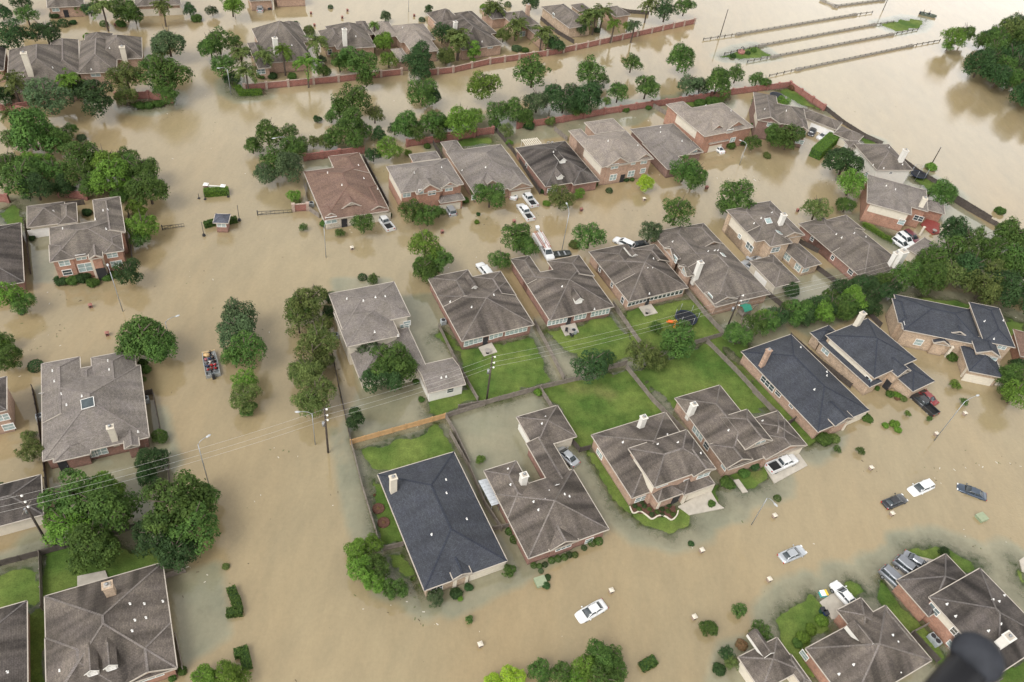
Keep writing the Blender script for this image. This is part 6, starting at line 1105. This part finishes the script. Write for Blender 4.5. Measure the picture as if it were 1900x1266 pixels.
for reg, p0, p1, l_ in (('E',(1118,448),(1268,425),'dark metal swing gate left of the guard hut'), ('F',(148,765),(400,745),'dark metal swing gate joined to the red-brown roofed house wall')):
    a, b_ = np.array(at(reg, p0, .9)), np.array(at(reg, p1, .9)); L = np.linalg.norm(b_-a); o = empty('swing_gate', (a[0], a[1], 0), math.atan2(*(b_-a)[::-1]), l_, 'gate', 'entrance gates'); m_ = MB(); m_.beam((0, 0, .95), (L, 0, .75), .07, .07); m_.beam((0, 0, .2), (L, 0, .15), .07, .07)
    for k in range(1, 9): m_.beam((L*k/8, 0, -.3), (L*k/8, 0, .95-.2*k/8), .05, .05)
    m_.beam((0, 0, .2), (L*.5, 0, .85), .05, .05); m_.build('gate_frame', [DARKM], o); m_ = MB(); m_.tube([(0, 0, -.8), (0, 0, 1.25)], .1, 8); m_.build('gate_post', [DARKM], o)
for reg, b0, t0, l_ in (('E',(1655,410),(1640,300),'tall dark raised barrier arm right of the guard hut'), ('E',(1410,515),(1398,418),'dark raised barrier arm left of the guard hut'), ('E',(1418,262),(1410,225),'thin post at left end of the long box hedge'), ('E',(1578,245),(1570,212),'thin post at right end of the long box hedge'), ('E',(1375,255),(1370,225),'short dark post left of the long box hedge')):
    X, Y = at(reg, b0, 0); h = max(1.2, min(6, hgt(px(reg, b0), px(reg, t0)))); o = empty('barrier_post', (X, Y, 0), 0, l_, 'post', 'entrance posts'); m_ = MB(); m_.tube([(0, 0, -.8), (.05, 0, h)], [.07, .05], 6); m_.build('arm', [DARKM], o); m_ = MB(); m_.box(-.22, .22, -.22, .22, -.8, .5 if h > 3 else .15); m_.build('base', [DARKM], o)
# white polycarbonate lean-to beside the fence, pergola, red bench things
a, b_ = np.array(at('N', (985,300), 2)), np.array(at('N', (1068,455), 2)); L = np.linalg.norm(b_-a); o = empty('lean_to', (a[0], a[1], 0), math.atan2(*(b_-a)[::-1]), 'long white corrugated lean-to between the fence and pyramid-roofed house', 'lean-to'); m_ = MB(); n = int(L/.3)
for k in range(n): m_.obox(((k+.5)*L/n, 0, 2.0+.03*(k % 2)), (1, 0, 0), L/n/2-.01, (0, 1, -.12), .75, (0, .12, 1), .02)
m_.build('roof_sheet', [plain('white_sheet', (.48, .5, .52), .5, .2)], o)
for x_ in (.1, L/2, L-.1):
    for y_ in (-.65, .65): m_ = MB(); m_.box(x_-.05, x_+.05, y_-.05, y_+.05, -.6, 1.95); m_.build('post', [METAL], o)
X, Y = at('G', (680,305), 2.2); o = empty('pergola', (X, Y, 0), .52, 'white slatted pergola behind the dark roof house with white dormers', 'pergola')
m_ = MB()
for k in range(9): m_.box(-2.1+k*.5, -1.9+k*.5, -1.4, 1.4, 2.2, 2.32)
m_.box(-2.2, 2.2, -1.3, -1.15, 2.05, 2.2); m_.box(-2.2, 2.2, 1.15, 1.3, 2.05, 2.2); m_.build('slats', [WM['cream']], o)
for sx in (-2, 2):
    for sy in (-1.2, 1.2): m_ = MB(); m_.box(sx-.07, sx+.07, sy-.07, sy+.07, -.5, 2.05); m_.build('post', [WM['cream']], o)
X, Y = at('Q', (712,752), .4); o = empty('storage_box', (X, Y, .0), .3, 'turquoise box with white lid at the driveway edge near the white car', 'box'); m_ = MB(); m_.box(-.5, .5, -.4, .4, -.3, .5); m_.build('bin', [plain('turquoise', (.05, .4, .4), .5)], o); m_ = MB(); m_.box(-.55, .2, -.45, .45, .5, .58); m_.build('lid', [WHITE], o); m_ = MB(); m_.box(.22, .55, -.45, .45, .5, .6); m_.build('strap', [plain('yellow_plastic', (.75, .5, .05))], o)
for i, (x, y) in enumerate(((705,850),(725,868))):
    X, Y = at('Q', (x, y), .9); o = empty('wheelie_bin', (X, Y, .19), .3, ['dark green','dark blue'][i]+' wheeled rubbish bin beside the bright shrub and driveway', 'rubbish bin', 'wheeled bins'); m_ = MB(); m_.loft([[Vector((sx*r0, sy*r0, z_)) for sx, sy in ((-1, -1), (1, -1), (1, 1), (-1, 1))] for r0, z_ in ((.24, .05), (.31, .95))], sm=False); m_.build('bin_body', [plain('bin%d' % i, [(.02, .06, .04), (.02, .04, .12)][i])], o); m_ = MB(); m_.box(-.35, .35, -.35, .38, .95, 1.05); m_.build('lid', [DARKM], o)
# patio furniture
def table(reg, x, y, z, l_, c='dark_metal'):
    X, Y = at(reg, (x, y), z+.7); o = empty('garden_table', (X, Y, z), 0, l_, 'table', 'patio furniture'); m_ = MB(); m_.tube([(0, 0, .68), (0, 0, .73)], .55, 16); m_.build('table_top', [plain('table_stone', (.3, .27, .24))], o); m_ = MB(); m_.tube([(0, 0, 0), (0, 0, .68)], .06, 8); m_.tube([(0, 0, 0), (0, 0, .04)], .3, 10); m_.build('table_leg', [DARKM], o)
table('K', 440, 880, .23, 'small round table on patio behind the first brown roof'); table('L', 405, 655, .23, 'small round table on patio by the trampoline lawn'); table('K', 985, 755, .23, 'small round table on the cluttered grey patio'); table('S', 1000, 500, .23, 'round table on the red terrace')
for i, (dx, dy) in enumerate(((-.9, .3), (.8, .5), (.2, -.9))):
    X, Y = at('K', (985,755), .9); o = empty('garden_chair', (X+dx, Y+dy, .23), i*2.0, ['left','right','front'][i]+' dark chair around the table on the cluttered patio', 'chair', 'patio furniture'); m_ = MB(); m_.box(-.25, .25, -.25, .25, .4, .45); m_.build('seat', [DARKM], o); m_ = MB(); m_.box(-.25, .25, .22, .26, .45, .95); m_.build('backrest', [DARKM], o)
    for sx in (-.22, .22):
        for sy in (-.22, .22): m_ = MB(); m_.box(sx-.02, sx+.02, sy-.02, sy+.02, 0, .4); m_.build('leg', [DARKM], o)
# kerbed flower bed in front of the curved-bed house
pts = [(660,885),(680,925),(720,915),(755,935),(790,960),(830,940),(870,945),(905,965),(935,940),(945,905)]; W_ = wpts('O', pts, .2); c = W_[0]; m_ = MB()
sm = []
for i in range(len(W_)-1):
    for t in range(4):
        p0 = W_[max(i-1, 0)]; p1, p2 = W_[i], W_[i+1]; p3 = W_[min(i+2, len(W_)-1)]; t_ = t/4; sm.append(.5*((2*p1)+(-p0+p2)*t_+(2*p0-5*p1+4*p2-p3)*t_*t_+(-p0+3*p1-3*p2+p3)*t_**3)-c)
for i in range(len(sm)-1): m_.beam((*sm[i], .22), (*sm[i+1], .22), .18, .18)
tag(m_.build('bed_edging', [WM['cream']], None, (c[0], c[1], 0)), 'cream scalloped kerb round the flower bed of the two-storey house', 'kerb')
slab('flower_bed', 'O', [(665,880),(680,920),(755,930),(790,955),(870,940),(905,960),(935,935),(925,880),(800,900),(760,850)], -.4, .2, plain('mulch', (.10, .05, .035), .95, .3, 4), kind='structure')
for i, (x, y) in enumerate(((340,478),(372,565))):
    X, Y = at('N', (x, y), .15); m_ = MB(); m_.loft([[Vector((r0*math.cos(k*math.pi/8), r0*math.sin(k*math.pi/8), z_)) for k in range(16)] for r0, z_ in ((.9, .0), (.9, .22), (.76, .22), (.76, .17))]); tag(m_.build('tree_ring', [plain('mulch', (.10, .05, .035))], None, (X, Y, 0)), ['far','near'][i]+' round brown mulch ring on grass beside the lower charcoal roof', 'planting ring', 'mulch rings')
# brick monument on the small island by the railings
X, Y = at('D', (293,295), .5); o = empty('brick_planter', (X, Y, 0), .3, 'round red brick planter with dark arch on the small green island', 'planter'); m_ = MB(); m_.tube([(0, 0, -.3), (0, 0, .9)], 1.1, 16); m_.build('planter_base', [BW], o); m_ = MB(); m_.tube([(.7*math.cos(k*math.pi/8), 0, .9+1.2*math.sin(k*math.pi/8)) for k in range(9)], .1, 6); m_.build('arch', [DARKM], o)
# blurred end of the aircraft's own strut, a metre from the lens
def camp(u, v, dist):
    d = ray(u, v); d = d/np.linalg.norm(d)*dist; return Vector((d[0], d[1], CAMH+d[2]))
c0, c1 = camp(1812,1220,1.05), camp(1700,1345,1.05); c2 = camp(1570,1480,1.05); o = empty('aircraft_strut', tuple(c1), 0, 'dark blurred round-ended aircraft strut poking in at the lower right corner', 'strut')
dr = (c0-c1).normalized(); m_ = MB(); m_.tube([c2-c1, Vector((0, 0, 0)), c0-c1-dr*.012], [.021, .021, .021], 20); m_.build('tube', [plain('strut_black', (.012, .012, .014), .45)], o)
nrm = (Vector((0, 0, CAMH))-c0).normalized(); sidev = nrm.cross(Vector((0, 0, 1))).normalized(); upv = sidev.cross(nrm); m_ = MB()
m_.loft([[(c0-c1)+nrm*k_+sidev*r_*math.cos(t*math.pi/12)+upv*r_*.86*math.sin(t*math.pi/12) for t in range(24)] for r_, k_ in ((.026, -.01), (.0285, 0), (.027, .005), (.022, .008), (.009, .009))]); m_.build('end_cap', [plain('cap_grey', (.028, .03, .036), .6, .3, 60, spec=.15)], o)
# leaf litter and scum drifting on the flood
rs = np.random.RandomState(11); m_ = MB(); cen = [(rs.uniform(-90, 90), rs.uniform(35, 200)) for _ in range(70)]
for k in range(800):
    if k % 3: cx, cy = cen[rs.randint(70)]; x, y = cx+rs.normal(0, 2.2), cy+rs.normal(0, 1.1)
    else: x, y = rs.uniform(-100, 110), rs.uniform(30, 230)
    s_ = rs.uniform(.03, .11)*(2.2 if rs.rand() < .03 else 1); a = rs.rand()*3.14; m_.obox((x, y, .012), (math.cos(a), math.sin(a), 0), s_*rs.uniform(.8, 2.4), (-math.sin(a), math.cos(a), 0), s_*.6, (0, 0, 1), .012, rs.randint(3))
tag(m_.build('floating_litter', [plain('litter_brown', (.10, .075, .045), .8), plain('litter_green', (.09, .11, .04), .8), plain('litter_pale', (.5, .46, .38), .8)]), 'scattered leaf litter and scum flecks drifting on the brown water', 'litter', kind='stuff')
finish_labels()
